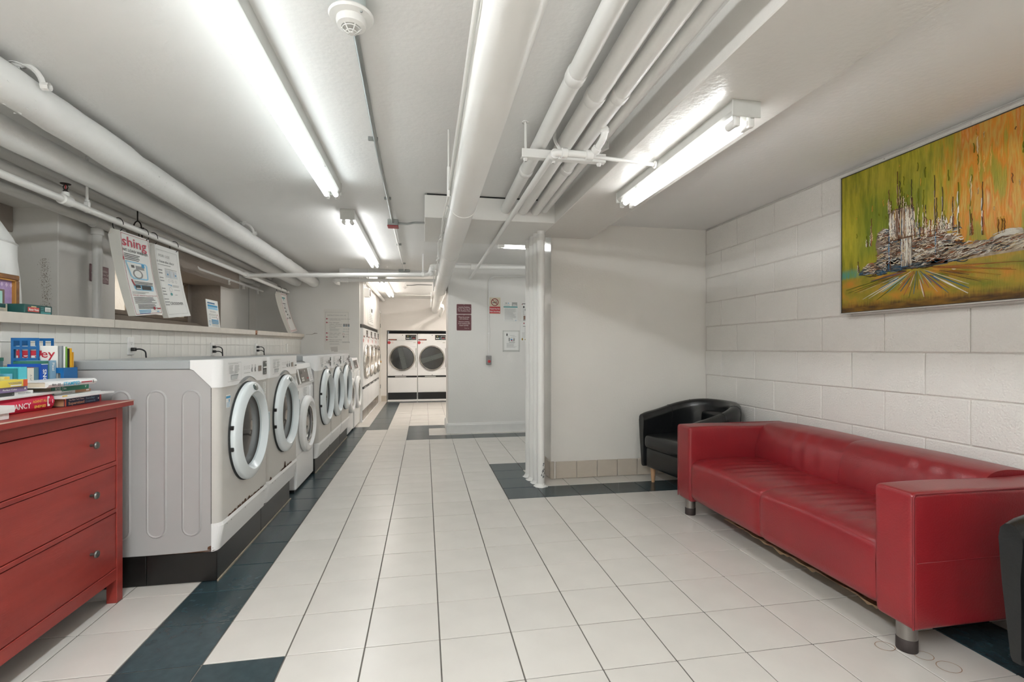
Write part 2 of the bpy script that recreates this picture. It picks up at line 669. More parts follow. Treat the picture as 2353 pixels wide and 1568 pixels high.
# right block wall
b = M()
b.box(2.775, 2.95, -1.7, 4.6, 0, 2.42)
wr = struct('wall_right', b, JOINT)
CH, BL = 0.2395, 0.476
bmesh_block = tilebox('block', 0.02, BL - 0.006, CH - 0.006, 0.0045, BLOCK)
for c in range(-5, 6):
    z0 = 1.205 + c * CH
    if z0 < -0.1:
        continue
    zc = z0 + CH / 2
    off = 3.95 if c % 2 == 0 else 4.18
    for j in range(-1, 12):
        a, e = off - (j + 1) * BL + BL, off - (j + 1) * BL
        a, e = min(a + BL, 4.445), min(e + BL, 4.445)
        if a - e < 0.03 or a < 0.6:
            continue
        hz = min(zc + CH / 2, 2.412) - zc + CH / 2
        shared(bmesh_block, 'block', wr, (2.777 + rg.uniform(-0.0015, 0.0015), (a + e) / 2, z0 + hz / 2), (1, (a - e - 0.006) / (BL - 0.006), (hz - 0.006) / (CH - 0.006)))
b = M().box(2.768, 2.79, -1.7, 0.6, 0, 2.42)
b.build('plain_stretch', BLOCK, wr)

# niche wall beside the armchair
struct('wall_niche', M().box(1.175, 2.95, 4.45, 4.78, 0, 2.47, 0.006, 2), GLOSS)
bn = struct('baseboard_niche', M().box(1.168, 2.76, 4.438, 4.455, 0, 0.155), JOINT)
for j in range(8):
    xa = 1.215 + j * 0.2045
    if xa > 2.72:
        break
    b = M().box(xa + 0.003, min(xa + 0.2015, 2.764), 4.424, 4.442, 0.002, 0.16, 0.004, 2)
    b.build('tile', SKIRT, bn)
M().box(1.160, 1.176, 4.465, 4.60, 0.002, 0.16, 0.004, 2).build('tile', SKIRT, bn)
M().box(1.160, 1.176, 4.605, 4.77, 0.002, 0.16, 0.004, 2).build('tile', SKIRT, bn)
M().tube([(1.182, 4.444, 0.002), (1.182, 4.444, 0.16)], 0.021, 12).build('corner_tile', SKIRT, bn)

# middle wall with the notices
struct('wall_middle', M().box(0.335, 3.4, 7.07, 7.72, 0, 2.47, 0.004), WALL)
b = M()
b.prism([(7.07, 0), (7.045, 0), (7.045, 0.118), (7.052, 0.126), (7.056, 0.142), (7.07, 0.147)], 'x', 0.31, 3.35)
b.prism([(0.335, 0), (0.31, 0), (0.31, 0.118), (0.317, 0.126), (0.321, 0.142), (0.335, 0.147)], 'y', 7.0505, 7.74)
struct('baseboard_middle', b, mat('baseboard paint', (232, 231, 227), 0.3, var=0.03, vscale=8))

# far left jog, corridor and back wall
struct('wall_end', M().box(-3.2, -1.045, 8.27, 8.34, 0, 2.47, 0.004), WALL)
CORR = mat('corridor paint', (238, 234, 229), 0.45, var=0.02, vscale=1.5, bump=0.1, bscale=40)
for bx in ((-1.22, -0.992, 8.345, 11.14, 1.632, 2.4), (-1.22, -1.035, 11.135, 11.62, 0, 2.4)):
    struct('wall_corridor', M().box(*bx), CORR)
for bx in ((-1.3, -0.862, 11.6, 12.2, 0, 2.4), (0.53, 1.3, 11.6, 12.2, 0, 2.4), (-0.862, 0.53, 11.6, 12.2, 1.645, 2.4)):
    struct('wall_back', M().box(*bx), CORR)
struct('recess_shade', M().box(-0.862, 0.53, 12.22, 12.25, 0, 1.7), BLACK)  # black backing paints the void behind the dryers dark
struct('recess_shade', M().box(-1.06, -1.03, 8.345, 11.14, 1.572, 1.632), BLACK)  # black filler strip stands in for the shaded gap above the dryers
struct('recess_shade', M().box(-2.0, -1.95, 8.43, 11.2, 0, 1.7), BLACK)
struct('wall_corridor_right', M().box(1.25, 1.35, 7.7, 12.2, 0, 2.4), WALL)
struct('wall_passage', M().box(3.3, 3.4, 4.6, 7.2, 0, 2.5), WALL)
struct('wall_front', M().box(-3.2, 3.0, -1.7, -1.6, 0, 2.5), WALL)
bb = struct('baseboard_corridor', M().box(-1.02, -0.862, 11.584, 11.6, 0, 0.13), SKIRT)

# door on the corridor's left wall
dr = struct('door_1', M().box(-1.03, -1.006, 11.19, 11.56, 0.01, 2.02, 0.002), mat('door paint', (226, 216, 205), 0.4))
b = M()
b.box(-1.03, -0.985, 11.14, 11.19, 0, 2.08, 0.004)
b.box(-1.03, -0.985, 11.56, 11.6, 0, 2.08, 0.004)
b.box(-1.03, -0.985, 11.19, 11.56, 2.03, 2.08, 0.004)
b.build('door_frame', WALL, dr)
M().lathe([(0, 0.06), (0.02, 0.055), (0.027, 0.042), (0.02, 0.025), (0.01, 0.018), (0.01, 0), (0.024, 0)], (-1.006, 11.24, 0.93), (1, 0, 0), 16).build('door_knob', BRASS, dr)
for z in (0.35, 1.05, 1.75):
    M().tube([(-1.0, 11.55, z - 0.045), (-1.0, 11.55, z + 0.045)], 0.009, 8).build('hinge', STEEL, dr)

# left side: tiled dwarf wall, ledge, upper wall with window bays
wl = struct('wall_left', M().box(-2.1, -1.9555, -1.7, 8.27, 0, 1.385), WGROUT)
tw = 0.1145
mt = tilebox('tile', 0.01, tw - 0.0028, tw - 0.0028, 0.0012, WTILE)
for rI, zz in enumerate((1.030, 1.1447, 1.2592)):
    for j in range(60):
        yy = 2.2 + j * tw
        if yy + tw > 8.27:
            break
        shared(mt, 'tile', wl, (-1.955 + rg.uniform(-0.0004, 0.0004), yy + tw / 2, zz + tw / 2 + (yy - 2.5) * 0.0012))
M().box(-1.957, -1.951, -1.7, 8.27, 0, 1.03).build('lower_render', WTILE, wl)


def ledge_z(y):
    return 1.40 + (y - 2.55) * 0.0103


lg = None
for i, (ya, yb) in enumerate(((-1.6, 3.415), (3.423, 5.98), (6.06, 8.265))):
    b = M()
    b.prism([(ya, ledge_z(ya) - 0.05), (yb, ledge_z(yb) - 0.05), (yb, ledge_z(yb)), (ya, ledge_z(ya))], 'x', -2.98, -1.90)
    if i == 0:
        lg = struct('trim_1', b, LEDGE)
    else:
        b.build('ledge_slab', LEDGE, lg)
M().prism([(5.98, ledge_z(6) - 0.048), (6.03, ledge_z(6) - 0.03), (6.06, ledge_z(6) - 0.048), (6.06, ledge_z(6)), (5.98, ledge_z(6))], 'x', -2.5, -1.906).build('broken_edge', mat('raw brick edge', (160, 112, 86), 0.9, var=0.2, vscale=40), lg)
M().prism([(2.2, 1.36), (8.265, ledge_z(8.265) - 0.05), (8.265, 1.378), (2.2, 1.352)], 'x', -1.958, -1.93).build('ledge_fillet', LEDGE, lg)

XU = -2.62
b = M()
b.box(-3.1, XU, 4.06, 4.72, 1.38, 2.47, 0.004)
b.box(-3.1, XU, 6.92, 8.3, 1.38, 2.47, 0.004)
b.box(-3.1, XU, 4.72, 6.92, 2.24, 2.47)
b.box(-3.1, XU, -1.7, 4.06, 2.24, 2.47)
b.box(-3.12, -2.91, -1.7, 4.06, 1.38, 2.3)
wu = struct('wall_left_upper', b, WALL)
# cracked joint line beside the corner
M().tube([(XU + 0.001, 7.95, 1.46), (XU + 0.001, 7.951, 2.2)], 0.002, 4).build('wall_joint', INKG, wu)
b = M()
b.box(-3.1, -2.50, 4.72, 7.22, 2.045, 2.25, 0.006)
b.box(-3.1, -2.895, 0.5, 4.055, 2.06, 2.26, 0.006)
struct('trim_2', b, TAUPE)
# dirty smudge on the side of the pillar
gq = random.Random(12)
b = M()
for k in range(750):
    zz = gq.uniform(1.45, 1.88)
    xx = -2.70 - (zz - 1.7) * .05 + gq.gauss(0, .016)
    s_ = gq.uniform(.0006, .0021)
    b.face([(xx - s_, 4.0585, zz), (xx, 4.0585, zz - s_ * 1.6), (xx + s_, 4.0585, zz), (xx, 4.0585, zz + s_ * 1.6)])
sm = b.build('smudge', mat('smudge grime', (146, 132, 118), .8), wu)
sm['kind'] = 'stuff'
# window bay
b = M()
b.box(-3.1, -2.96, 4.72, 5.2, 1.38, 2.1)
b.box(-3.1, -2.96, 6.80, 6.92, 1.38, 2.1)
b.prism([(-3.1, 1.40), (-2.66, 1.42), (-2.90, 1.555), (-3.1, 1.565)], 'y', 4.72, 6.92)
b.box(-2.965, XU - 0.001, 6.905, 6.925, 1.38, 2.1)
struct('trim_3', b, TAUPE)
FRAMEB = mat('brown window paint', (128, 114, 100), 0.5, var=0.1, vscale=18, bump=0.2, bscale=40)
WG = mat('wired window glass', (246, 240, 230), 0.35, trans=0.95, bump=0.4, bscale=24)
w1 = None
b = M()
b.box(-3.0, -2.955, 5.20, 6.80, 1.565, 1.61, 0.004)
b.box(-3.0, -2.955, 5.20, 6.80, 2.02, 2.06, 0.004)
b.box(-3.0, -2.955, 5.20, 5.245, 1.61, 2.02, 0.004)
b.box(-3.0, -2.955, 6.755, 6.80, 1.61, 2.02, 0.004)
w1 = struct('window_1', b, FRAMEB)
for (ya, w) in ((5.56, 0.022), (5.98, 0.07), (6.40, 0.022)):
    M().box(-2.995, -2.958, ya - w / 2, ya + w / 2, 1.61, 2.02, 0.003).build('mullion', FRAMEB, w1)
for (ya, yb) in ((5.245, 5.55), (5.57, 5.945), (6.015, 6.39), (6.41, 6.755)):
    M().box(-2.985, -2.979, ya, yb, 1.61, 2.02).build('pane', WG, w1)
# outside of the window: the sunlit wall of the light well
b = M()
b.box(-4.6, -4.5, 3.5, 9.0, 0.8, 4.2)
b.box(-4.6, -3.1, 3.5, 9.0, 0.7, 0.8)
struct('wall_outside', b, mat('light well render', (222, 206, 182), 0.8, rgb2=(176, 150, 122), vscale=5))
# outer skin so that no daylight leaks in
b = M()
b.box(-3.2, -3.1, -1.7, 5.2, 1.3, 2.6)
b.box(-3.2, -3.1, 6.80, 8.4, 1.3, 2.6)
b.box(-3.2, -3.1, 5.2, 6.8, 2.06, 2.6)
b.box(-3.2, -3.1, 5.2, 6.8, 1.3, 1.5)
struct('wall_outer_left', b, WALL)

# ------------------------------------------------------------------ pipes and ceiling services
def pipe_run(name, label, cat, path, r, m=None, collars=(), group=None, wrap=None, seg=14):
    """A pipe as a thing: path is world points; collars are (position, axis, length) bands."""
    p0 = path[0]
    t = thing(name, label, cat, p0, 0, group)
    M().tube(path, r, seg).build('pipe', m or PIPEW, t)
    for (c, ax, ln, k) in collars:
        c, ax = Vector(c), Vector(ax).normalized()
        M().lathe([(r, -ln / 2 - 0.006), (r * k, -ln / 2), (r * k, ln / 2), (r, ln / 2 + 0.006)], c, ax, seg + 4).build('collar', m or PIPEW, t)
    return t


def wob(y0, y1, x, z0, z1, amp, n=40, seed=1):
    g = random.Random(seed)
    return [(x + g.uniform(-amp, amp), y0 + (y1 - y0) * i / n, z0 + (z1 - z0) * i / n + g.uniform(-amp, amp)) for i in range(n + 1)]


PG = 'white painted pipes along the left wall'
g = random.Random(5)
n = 60
big = thing('insulated_pipe', 'fat white lagged pipe nearest the room along the left ceiling', 'pipe', (-1.75, 0.5, 2.36), 0, PG)
pth = [(-1.75 + g.uniform(-.003, .003), 0.5 + 7.75 * i / n, 2.372 - 0.072 * i / n * 1.1 + g.uniform(-.003, .003)) for i in range(n + 1)]
rad = [0.082 + g.uniform(-.003, .003) + (0.006 if 16 < i < 22 else 0) for i in range(n + 1)]
M().tube(pth, rad, 20).build('pipe', LAG, big)
for y, z in ((2.47, 2.353), (5.15, 2.33)):
    b = M()
    b.tube([(-1.75 + 0.1 * math.cos(a), y, z + 0.02 + 0.105 * math.sin(a)) for a in [PI * k / 14 for k in range(15)]], [0.012] * 15, 8)
    b.tube([(-1.75, y, z + 0.1), (-1.75, y, 2.47)], 0.010, 8)
    b.lathe([(0.022, 0), (0.022, 0.012), (0.014, 0.02)], (-1.75, y, z + 0.125), (0, 0, -1), 8)
    b.lathe([(0.03, 0), (0.03, 0.004)], (-1.75, y, 2.466), (0, 0, 1), 12)
    b.lathe([(0.018, 0), (0.018, 0.03)], (-1.655, y, z + 0.03), (1, 0, 0), 8)
    b.build('hanger', PIPEW, big)
for k, (y, s) in enumerate(((2.42, .010), (3.3, .006), (3.55, .008), (4.95, .010), (5.2, .009))):
    b = M()
    for j in range(10):
        a = g.uniform(-1.6, 0.4)
        yy = y + g.uniform(-.12, .12)
        rr = 0.081
        p = Vector((-1.75 + rr * math.cos(a), yy, 2.35 - (yy - 0.5) * 0.0095 + rr * math.sin(a)))
        q = p + Vector((0.005 * math.cos(a) + g.uniform(-.003, .003), g.uniform(-.02, .02), 0.005 * math.sin(a)))
        w = p + Vector((0, g.uniform(.012, .022), g.uniform(-.006, .006)))
        b.face([p, q, w])
    b.build('torn_wrap', LAG, big)

p2 = pipe_run('insulated_pipe', 'second fat white pipe, tucked behind the fattest lagged one', 'pipe', wob(0.5, 8.26, -2.01, 2.285, 2.285, .002, 40, 3), 0.07, LAG, group=PG)
p3 = pipe_run('water_pipe', 'slim white pipe highest up against the left wall', 'pipe', [(-2.40, 0.5, 2.37), (-2.40, 8.26, 2.345)], 0.032, group=PG)
p4 = pipe_run('water_pipe', 'slim white pipe between the sprinkler line and the fat pipes', 'pipe', [(-2.33, 0.5, 2.262), (-2.33, 8.26, 2.235)], 0.027, group=PG)
t = thing('pipe_hanger', 'dark iron clevis hanger with rod beside the hanging washing poster', 'pipe hanger', (-2.225, 4.29, 2.2), 0)
b = M()
b.tube([(-2.225, 4.29, 2.235), (-2.225, 4.29, 2.44)], 0.005, 8)
b.tube(fillet([(-2.255, 4.29, 2.15), (-2.25, 4.29, 2.21), (-2.225, 4.29, 2.24), (-2.20, 4.29, 2.21), (-2.19, 4.29, 2.06)], 0.02), 0.005, 8)
b.tube([(-2.265, 4.29, 2.18), (-2.18, 4.29, 2.18)], 0.0035, 8)
b.build('clevis', DARKIRON, t)
t = thing('hanger_rod', 'white hanger rod and strap dropping to the sprinkler line', 'pipe hanger', (-2.13, 3.55, 2.16), 0)
M().tube([(-2.13, 3.55, 2.15), (-2.13, 3.55, 2.46)], 0.008, 8).build('rod', PIPEW, t)
M().box(-2.145, -2.115, 3.54, 3.56, 2.10, 2.17, 0.003).lathe([(0.014, 0), (0.014, 0.01)], (-2.13, 3.55, 2.172), (0, 0, 1), 6).build('strap', PIPEW, t)


def sprinkler_head(p, parent, up=1):
    x, y, z = p
    b = M()
    b.lathe([(0.013, 0), (0.013, 0.01), (0.009, 0.012), (0.009, 0.02)], p, (0, 0, up), 10)
    for s in (-1, 1):
        b.tube([(x + s * 0.008, y, z + up * 0.018), (x + s * 0.013, y, z + up * 0.032), (x + s * 0.006, y, z + up * 0.048)], 0.003, 6)
    b.lathe([(0, 0.048), (0.024, 0.049), (0.027, 0.053), (0.0, 0.055)], p, (0, 0, up), 16)
    h = b.build('sprinkler_head', DARKIRON, parent)
    M().tube([(x, y, z + up * 0.02), (x, y, z + up * 0.045)], 0.0035, 8).build('glass_bulb', RED, h)


p5 = pipe_run('sprinkler_pipe', 'white sprinkler line carrying the hanging laminated posters', 'pipe',
              [(-2.13, 0.5, 2.125), (-2.13, 8.22, 2.118)], 0.0215, collars=[((-2.13, 3.36, 2.123), (0, 1, 0), 0.07, 1.45), ((-2.13, 6.42, 2.12), (0, 1, 0), 0.12, 1.6)], group=PG)
M().tube([(-2.13, 3.36, 2.13), (-2.13, 3.36, 2.172)], 0.019, 10).build('outlet', PIPEW, p5)
sprinkler_head((-2.13, 3.36, 2.170), p5)
p6 = pipe_run('drain_pipe', 'white drain line with a vertical drop in front of the pillar', 'pipe',
              [(-2.565, 0.5, 2.225), (-2.565, 8.2, 2.225)], 0.033, collars=[((-2.565, 4.395, 2.225), (0, 1, 0), 0.12, 1.28)], group=PG)
M().tube([(-2.565, 4.395, 2.22), (-2.565, 4.395, 1.40)], 0.033, 18).build('down_pipe', PIPEW, p6)
M().lathe([(0.033, 0), (0.043, 0.004), (0.043, 0.05), (0.033, 0.055)], (-2.565, 4.395, 2.13), (0, 0, 1), 18).build('collar', PIPEW, p6)
for y in (6.65, 7.9):
    M().tube([(-2.565 + 0.042 * math.cos(a), y, 2.225 + 0.042 * math.sin(a)) for a in [2 * PI * k / 16 for k in range(16)]], 0.005, 6, closed=True).tube([(-2.565, y, 2.265), (-2.565, y, 2.33)], 0.005, 6).build('ring_hanger', PIPEW, p6)
p7 = pipe_run('valve_pipe', 'thin white pipe with three stub valves under the drain line', 'pipe',
              fillet([(-2.54, 5.95, 2.19), (-2.50, 6.0, 2.125), (-2.50, 8.2, 2.125)], 0.04), 0.015, group=PG)
for y in (6.85, 7.38, 7.95):
    b = M().lathe([(0.018, 0.03), (0.02, 0.01), (0.02, -0.01), (0.014, -0.02), (0.014, -0.028), (0.021, -0.03), (0.021, -0.055), (0, -0.058)], (-2.50, y, 2.11), (0, 0, 1), 12)
    b.build('valve', PIPEW, p7)

c1 = pipe_run('cross_pipe', 'white pipe crossing the room from the sprinkler line to an elbow by the big duct', 'pipe',
              fillet([(-2.13, 6.42, 2.12), (0.07, 6.42, 2.19), (0.09, 6.42, 2.305), (3.25, 6.42, 2.335)], 0.05, 8), 0.027, seg=16)
for (c, ax, ln) in (((-0.02, 6.42, 2.187), (1, 0, .03), .03), ((0.09, 6.42, 2.25), (0, 0, 1), .03), ((0.17, 6.42, 2.306), (1, 0, 0), .03), ((0.65, 6.42, 2.31), (1, 0, 0), .09)):
    M().lathe([(0.027, -ln / 2 - .004), (0.036, -ln / 2), (0.036, ln / 2), (0.027, ln / 2 + .004)], c, ax, 16).build('fitting', PIPEW, c1)
M().lathe([(0, -.036), (.026, -.026), (.037, 0), (.026, .026), (0, .036)], (0.085, 6.42, 2.20), (0, 0, 1), 14).build('elbow', PIPEW, c1)
M().lathe([(0, -.036), (.026, -.026), (.037, 0), (.026, .026), (0, .036)], (0.10, 6.42, 2.295), (0, 0, 1), 14).build('elbow', PIPEW, c1)
M().box(-0.03, -0.012, 6.41, 6.43, 2.19, 2.46, 0.002).build('strap', PIPEW, c1)
c2 = pipe_run('cross_pipe', 'lower white pipe elbowing out of the end wall above the posted instructions', 'pipe',
              fillet([(-1.37, 8.27, 2.28), (-1.37, 7.84, 2.28), (1.2, 7.84, 2.33)], 0.06, 8), 0.026, seg=16)
M().lathe([(0.026, -.06), (0.036, -.055), (0.036, .055), (0.026, .06)], (-1.22, 7.84, 2.284), (1, 0, .02), 16).build('fitting', PIPEW, c2)
M().lathe([(0.026, -.14), (0.039, -.13), (0.039, .1), (0.026, .11)], (-1.37, 8.05, 2.28), (0, 1, 0), 16).build('fitting', PIPEW, c2)
M().tube([(-0.86, 7.84, 2.29), (-0.86, 7.84, 2.47)], 0.007, 8).build('hanger', PIPEW, c2)

# big round duct through the middle
du = thing('duct_pipe', 'big round white pipe running down the middle of the ceiling to the back wall', 'pipe', (0.235, -1.5, 2.13), 0)
M().tube([(0.215, -1.55, 2.125), (0.24, 4.0, 2.135), (0.25, 11.6, 2.13)], 0.084, 30).build('pipe', PIPEW, du)
for y in (3.05, 4.62, 5.55, 7.6, 8.6, 10.6):
    M().lathe([(0.083, -0.008), (0.088, -0.005), (0.088, 0.005), (0.083, 0.008)], (0.232 + 0.0025 * y, y, 2.132), (0, 1, 0), 30).build('seam_band', PIPEW, du)
for y in (2.75, 4.7, 7.3, 10.2):
    M().box(0.125, 0.14, y - 0.012, y + 0.012, 2.08, 2.25, 0.003).tube([(0.133, y, 2.14), (0.133, y, 2.46)], 0.005, 6).build('hanger_strap', PIPEW, du)
M().tube([(0.34, 9.6, 2.06), (0.36, 10.0, 2.02), (0.37, 11.6, 2.0)], 0.035, 12).build('branch_pipe', PIPEW, du)
for i in range(4):
    gx = random.Random(20 + i)
    pt = []
    for j in range(46):
        y = -1.4 + j * 0.19
        a = 2.75 + 0.16 * i + gx.uniform(-.05, .05)
        if y > 3.2:
            a += gx.uniform(-.35, .35)
        rr = 0.091 + 0.006 * (i % 2) + (gx.uniform(0, .018) if y > 3 else 0)
        pt.append((0.225 + 0.002 * y + rr * math.cos(a), y, 2.13 + rr * math.sin(a)))
    t = M().tube(pt, 0.0045, 6).build('electric_cable', PIPEW)
    tag(t, 'thin white cables strapped along the left side of the big round pipe', 'cable', 'cables along the duct')

# pipes in the bay beside the beam
BG = 'pipes running above the trapeze hanger beside the beam'
for (x0, x1, z, r, col, lab) in ((0.615, 0.655, 2.372, 0.040, (1.95, 3.05), 'leftmost white pipe above the trapeze hanger, entering the bulkhead'),
                                 (0.745, 0.800, 2.372, 0.044, (2.10,), 'second white pipe from the left above the trapeze hanger'),
                                 (0.845, 0.905, 2.365, 0.037, (2.05, 2.95), 'third white pipe from the left above the trapeze hanger'),
                                 (0.945, 0.985, 2.385, 0.030, (), 'rightmost white pipe above the trapeze hanger, closest to the beam')):
    dx = (x1 - x0) / 2.4
    p = [(x0 - dx * 2.9, -1.55, z), (x1, 3.945, z)]
    pipe_run('water_pipe', lab, 'pipe', p, r, collars=[((x0 + dx * (y - 1.45), y, z), (dx, 1, 0), 0.05, 1.12) for y in col], group=BG, seg=18)
hz = thing('trapeze_hanger', 'white angle iron trapeze hanger under the beam side pipes', 'pipe hanger', (0.76, 2.6, 2.29), 0)
b = M()
b.prism([(2.585, 2.272), (2.625, 2.272), (2.625, 2.276), (2.589, 2.276), (2.589, 2.318), (2.585, 2.318)], 'x', 0.52, 1.0)
b.build('angle_bar', PIPEW, hz)
M().tube([(0.545, 2.605, 2.27), (0.545, 2.605, 2.47)], 0.007, 8).lathe([(0.02, 0), (0.02, 0.004)], (0.545, 2.605, 2.466), (0, 0, 1), 14).build('rod', PIPEW, hz)
M().tube([(0.965, 2.605, 2.27), (0.965, 2.605, 2.33), (1.02, 2.605, 2.36), (1.02, 2.605, 2.47)], 0.007, 8).build('rod', PIPEW, hz)
for x in (0.545, 0.70, 0.965):
    M().lathe([(0.013, 0), (0.013, 0.012), (0.007, 0.018)], (x, 2.605, 2.271), (0, 0, -1), 6).build('nut', PIPEW, hz)
M().tube(fillet([(0.70, 2.57, 2.46), (0.70, 2.57, 2.36), (0.725, 2.56, 2.32), (0.735, 2.56, 2.29)], 0.03), 0.009, 8).build('hook', PIPEW, hz)
sp = thing('sprinkler_pipe', 'thin white sprinkler branch under the hanger, ending in an upright head', 'pipe', (0.66, 2.42, 2.237), 0)
M().tube(fillet([(0.655, 7.07, 2.246), (0.655, 2.42, 2.237), (0.86, 2.42, 2.237)], 0.04, 8), 0.0185, 14).build('pipe', PIPEW, sp)
M().tube(fillet([(0.86, 2.42, 2.237), (0.885, 2.36, 2.275), (0.89, 2.32, 2.30), (0.89, 2.315, 2.342)], 0.05, 8), 0.0175, 14).build('riser', PIPEW, sp)
for (c, ax, ln, rr) in (((0.665, 2.445, 2.237), (0, 1, 0), .03, .026), ((0.71, 2.42, 2.237), (1, 0, 0), .028, .026), ((0.845, 2.42, 2.237), (1, 0, 0), .035, .026), ((0.872, 2.39, 2.256), (.3, -.8, .5), .02, .024), ((0.89, 2.32, 2.325), (0, 0, 1), .02, .023)):
    M().lathe([(0.018, -ln / 2 - .003), (rr, -ln / 2), (rr, ln / 2), (0.018, ln / 2 + .003)], c, ax, 16).build('fitting', PIPEW, sp)
sprinkler_head((0.89, 2.315, 2.34), sp)
M().tube([(0.72, 2.45, 2.25), (1.25, 2.5, 2.245)], 0.0105, 10).build('brace_rod', PIPEW, sp)
M().lathe([(0.011, 0), (0.02, 0.003), (0.02, 0.01), (0.011, 0.012)], (1.243, 2.5, 2.245), (1, 0, 0), 14).build('brace_flange', PIPEW, sp)

# upright pipes in a row, floor to bulkhead
for i in range(4):
    x, y = 1.022 - 0.012 * i, 4.222 + 0.112 * i
    zt = 2.275 if True else 0
    t = thing('upright_pipe', ['upright white pipe at the front of the row of four by the niche wall', 'second upright white pipe from the front of the row of four',
                              'third upright white pipe from the front of the row of four', 'rearmost upright white pipe of the row of four'][i], 'pipe', (x, y, 0), 0, 'row of upright pipes')
    M().tube([(x, y, 0.0), (x, y, zt)], 0.034, 24).build('pipe', PIPEW, t)
    M().lathe([(0.034, -.002), (0.038, 0), (0.038, 0.05), (0.034, 0.055)], (x, y, 2.19), (0, 0, 1), 24).build('collar', PIPEW, t)
    gx = random.Random(40 + i)
    b = M()
    b.lathe([(0.058 + gx.uniform(0, .01), 0), (0.052, 0.006), (0.042, 0.015), (0.034, 0.03)], (x, y, 0), (0, 0, 1), 20)
    for v in b.bm.verts:
        v.co.x += gx.uniform(-.006, .006)
        v.co.y += gx.uniform(-.006, .006)
    b.build('mortar_foot', PIPEW, t)
    M().box(x - .006, x + .004, y + 0.036, y + 0.075, 0.02, 2.24).build('web', PIPEW, t)
    if i == 0:
        gp = random.Random(9)
        for (aa, zz, ss) in ((-1.2, .14, .016), (-1.0, .12, .02), (-1.35, .105, .018), (-0.9, .155, .012), (-1.1, .09, .014), (-1.15, .19, .01), (-1.0, .205, .011)):
            b = M()
            pts = []
            for k in range(9):
                a2 = 2 * PI * k / 9
                rr = ss * gp.uniform(.5, 1.1)
                an = aa + rr * math.cos(a2) / 0.035
                pts.append((x + 0.0346 * math.cos(an), y + 0.0346 * math.sin(an), zz + rr * math.sin(a2)))
            b.face(pts)
            b.build('paint_chip', mat('bare grey paint', (128, 130, 128), 0.5), t)

# ceiling conduit, detector, junction box
co = thing('conduit', 'thin grey steel conduit running along the ceiling past the smoke detector', 'conduit', (-0.28, 0, 2.457), 0)
M().tube([(-0.262, -1.5, 2.457), (-0.262, 1.9, 2.457), (-0.285, 3.0, 2.457), (-0.30, 4.6, 2.457), (-0.30, 4.74, 2.445), (-0.30, 4.79, 2.442)], 0.0115, 10).build('tube', STEEL, co)
M().tube([(-0.30, 4.9, 2.455), (-0.315, 7.87, 2.457)], 0.010, 10).build('tube', PIPEW, co)
for y in (2.95, 4.1, 5.9, 7.2):
    M().box(-0.325, -0.27, y - 0.008, y + 0.008, 2.448, 2.47, 0.002).build('strap', STEEL, co)
M().tube(fillet([(-0.25, 4.83, 2.44), (-0.16, 4.83, 2.44), (-0.10, 4.81, 2.45), (0.0, 4.80, 2.45)], 0.02), 0.010, 8).build('tube', STEEL, co)
jb = thing('junction_box', 'grey metal junction box with a red cover under the ceiling conduit', 'electrical box', (-0.30, 4.84, 2.47), 0)
M().box(-0.35, -0.25, 4.79, 4.89, 2.412, 2.47, 0.004).build('body', STEEL, jb)
M().box(-0.352, -0.248, 4.788, 4.892, 2.402, 2.413, 0.003).build('cover', mat('red cover paint', (160, 62, 66), 0.45), jb)
for x in (-0.335, -0.265):
    M().lathe([(0.005, 0), (0.005, 0.004)], (x, 4.787, 2.44), (0, -1, 0), 8).build('screw', STEEL, jb)
lb = thing('junction_box', 'flat grey box where the conduit meets the corridor ceiling step', 'electrical box', (-0.315, 7.84, 2.47), 0)
M().box(-0.40, -0.23, 7.81, 7.88, 2.44, 2.47, 0.003).build('body', STEEL, lb)


def detector(name, label, x, y, ztop, drop):
    t = thing(name, label, 'smoke detector', (x, y, ztop), 0)
    M().lathe([(0.05, 0), (0.05, drop - 0.004), (0, drop - 0.004)], (x, y, ztop), (0, 0, -1), 24).build('back_box', mat('box enamel', (196, 206, 204), 0.4), t)
    M().lathe([(0.074, drop - 0.006), (0.078, drop), (0.074, drop + 0.008), (0.055, drop + 0.012), (0, drop + 0.012)], (x, y, ztop), (0, 0, -1), 36).build('mounting_plate', BEIGE if False else WPLAS, t)
    M().lathe([(0.05, drop + 0.008), (0.052, drop + 0.02), (0.048, drop + 0.036), (0.034, drop + 0.042), (0.03, drop + 0.036), (0, drop + 0.036)], (x, y, ztop), (0, 0, -1), 32).build('sensor_body', WPLAS, t)
    c = M()
    z = ztop - drop - 0.036
    for k in range(6):
        a = k * PI / 3
        c.tube([(x + 0.034 * math.cos(a), y + 0.034 * math.sin(a), z - 0.005), (x + 0.022 * math.cos(a), y + 0.022 * math.sin(a), z - 0.018), (x + 0.008 * math.cos(a), y + 0.008 * math.sin(a), z - 0.026)], 0.0022, 6)
    for (rr, dz) in ((0.03, 0.010), (0.018, 0.02)):
        c.tube([(x + rr * math.cos(a), y + rr * math.sin(a), z - dz) for a in [2 * PI * k / 18 for k in range(18)]], 0.002, 5, closed=True)
    c.lathe([(0, 0.028), (0.010, 0.027), (0.010, 0.02)], (x, y, z), (0, 0, -1), 14)
    c.build('cage', WPLAS, t)
    for k in (2.3, 5.4):
        M().lathe([(0.005, 0), (0.004, 0.003), (0, 0.003)], (x + 0.063 * math.cos(k), y + 0.063 * math.sin(k), ztop - drop - 0.011), (0, 0, -1), 8).build('screw', STEEL, t)
    return t


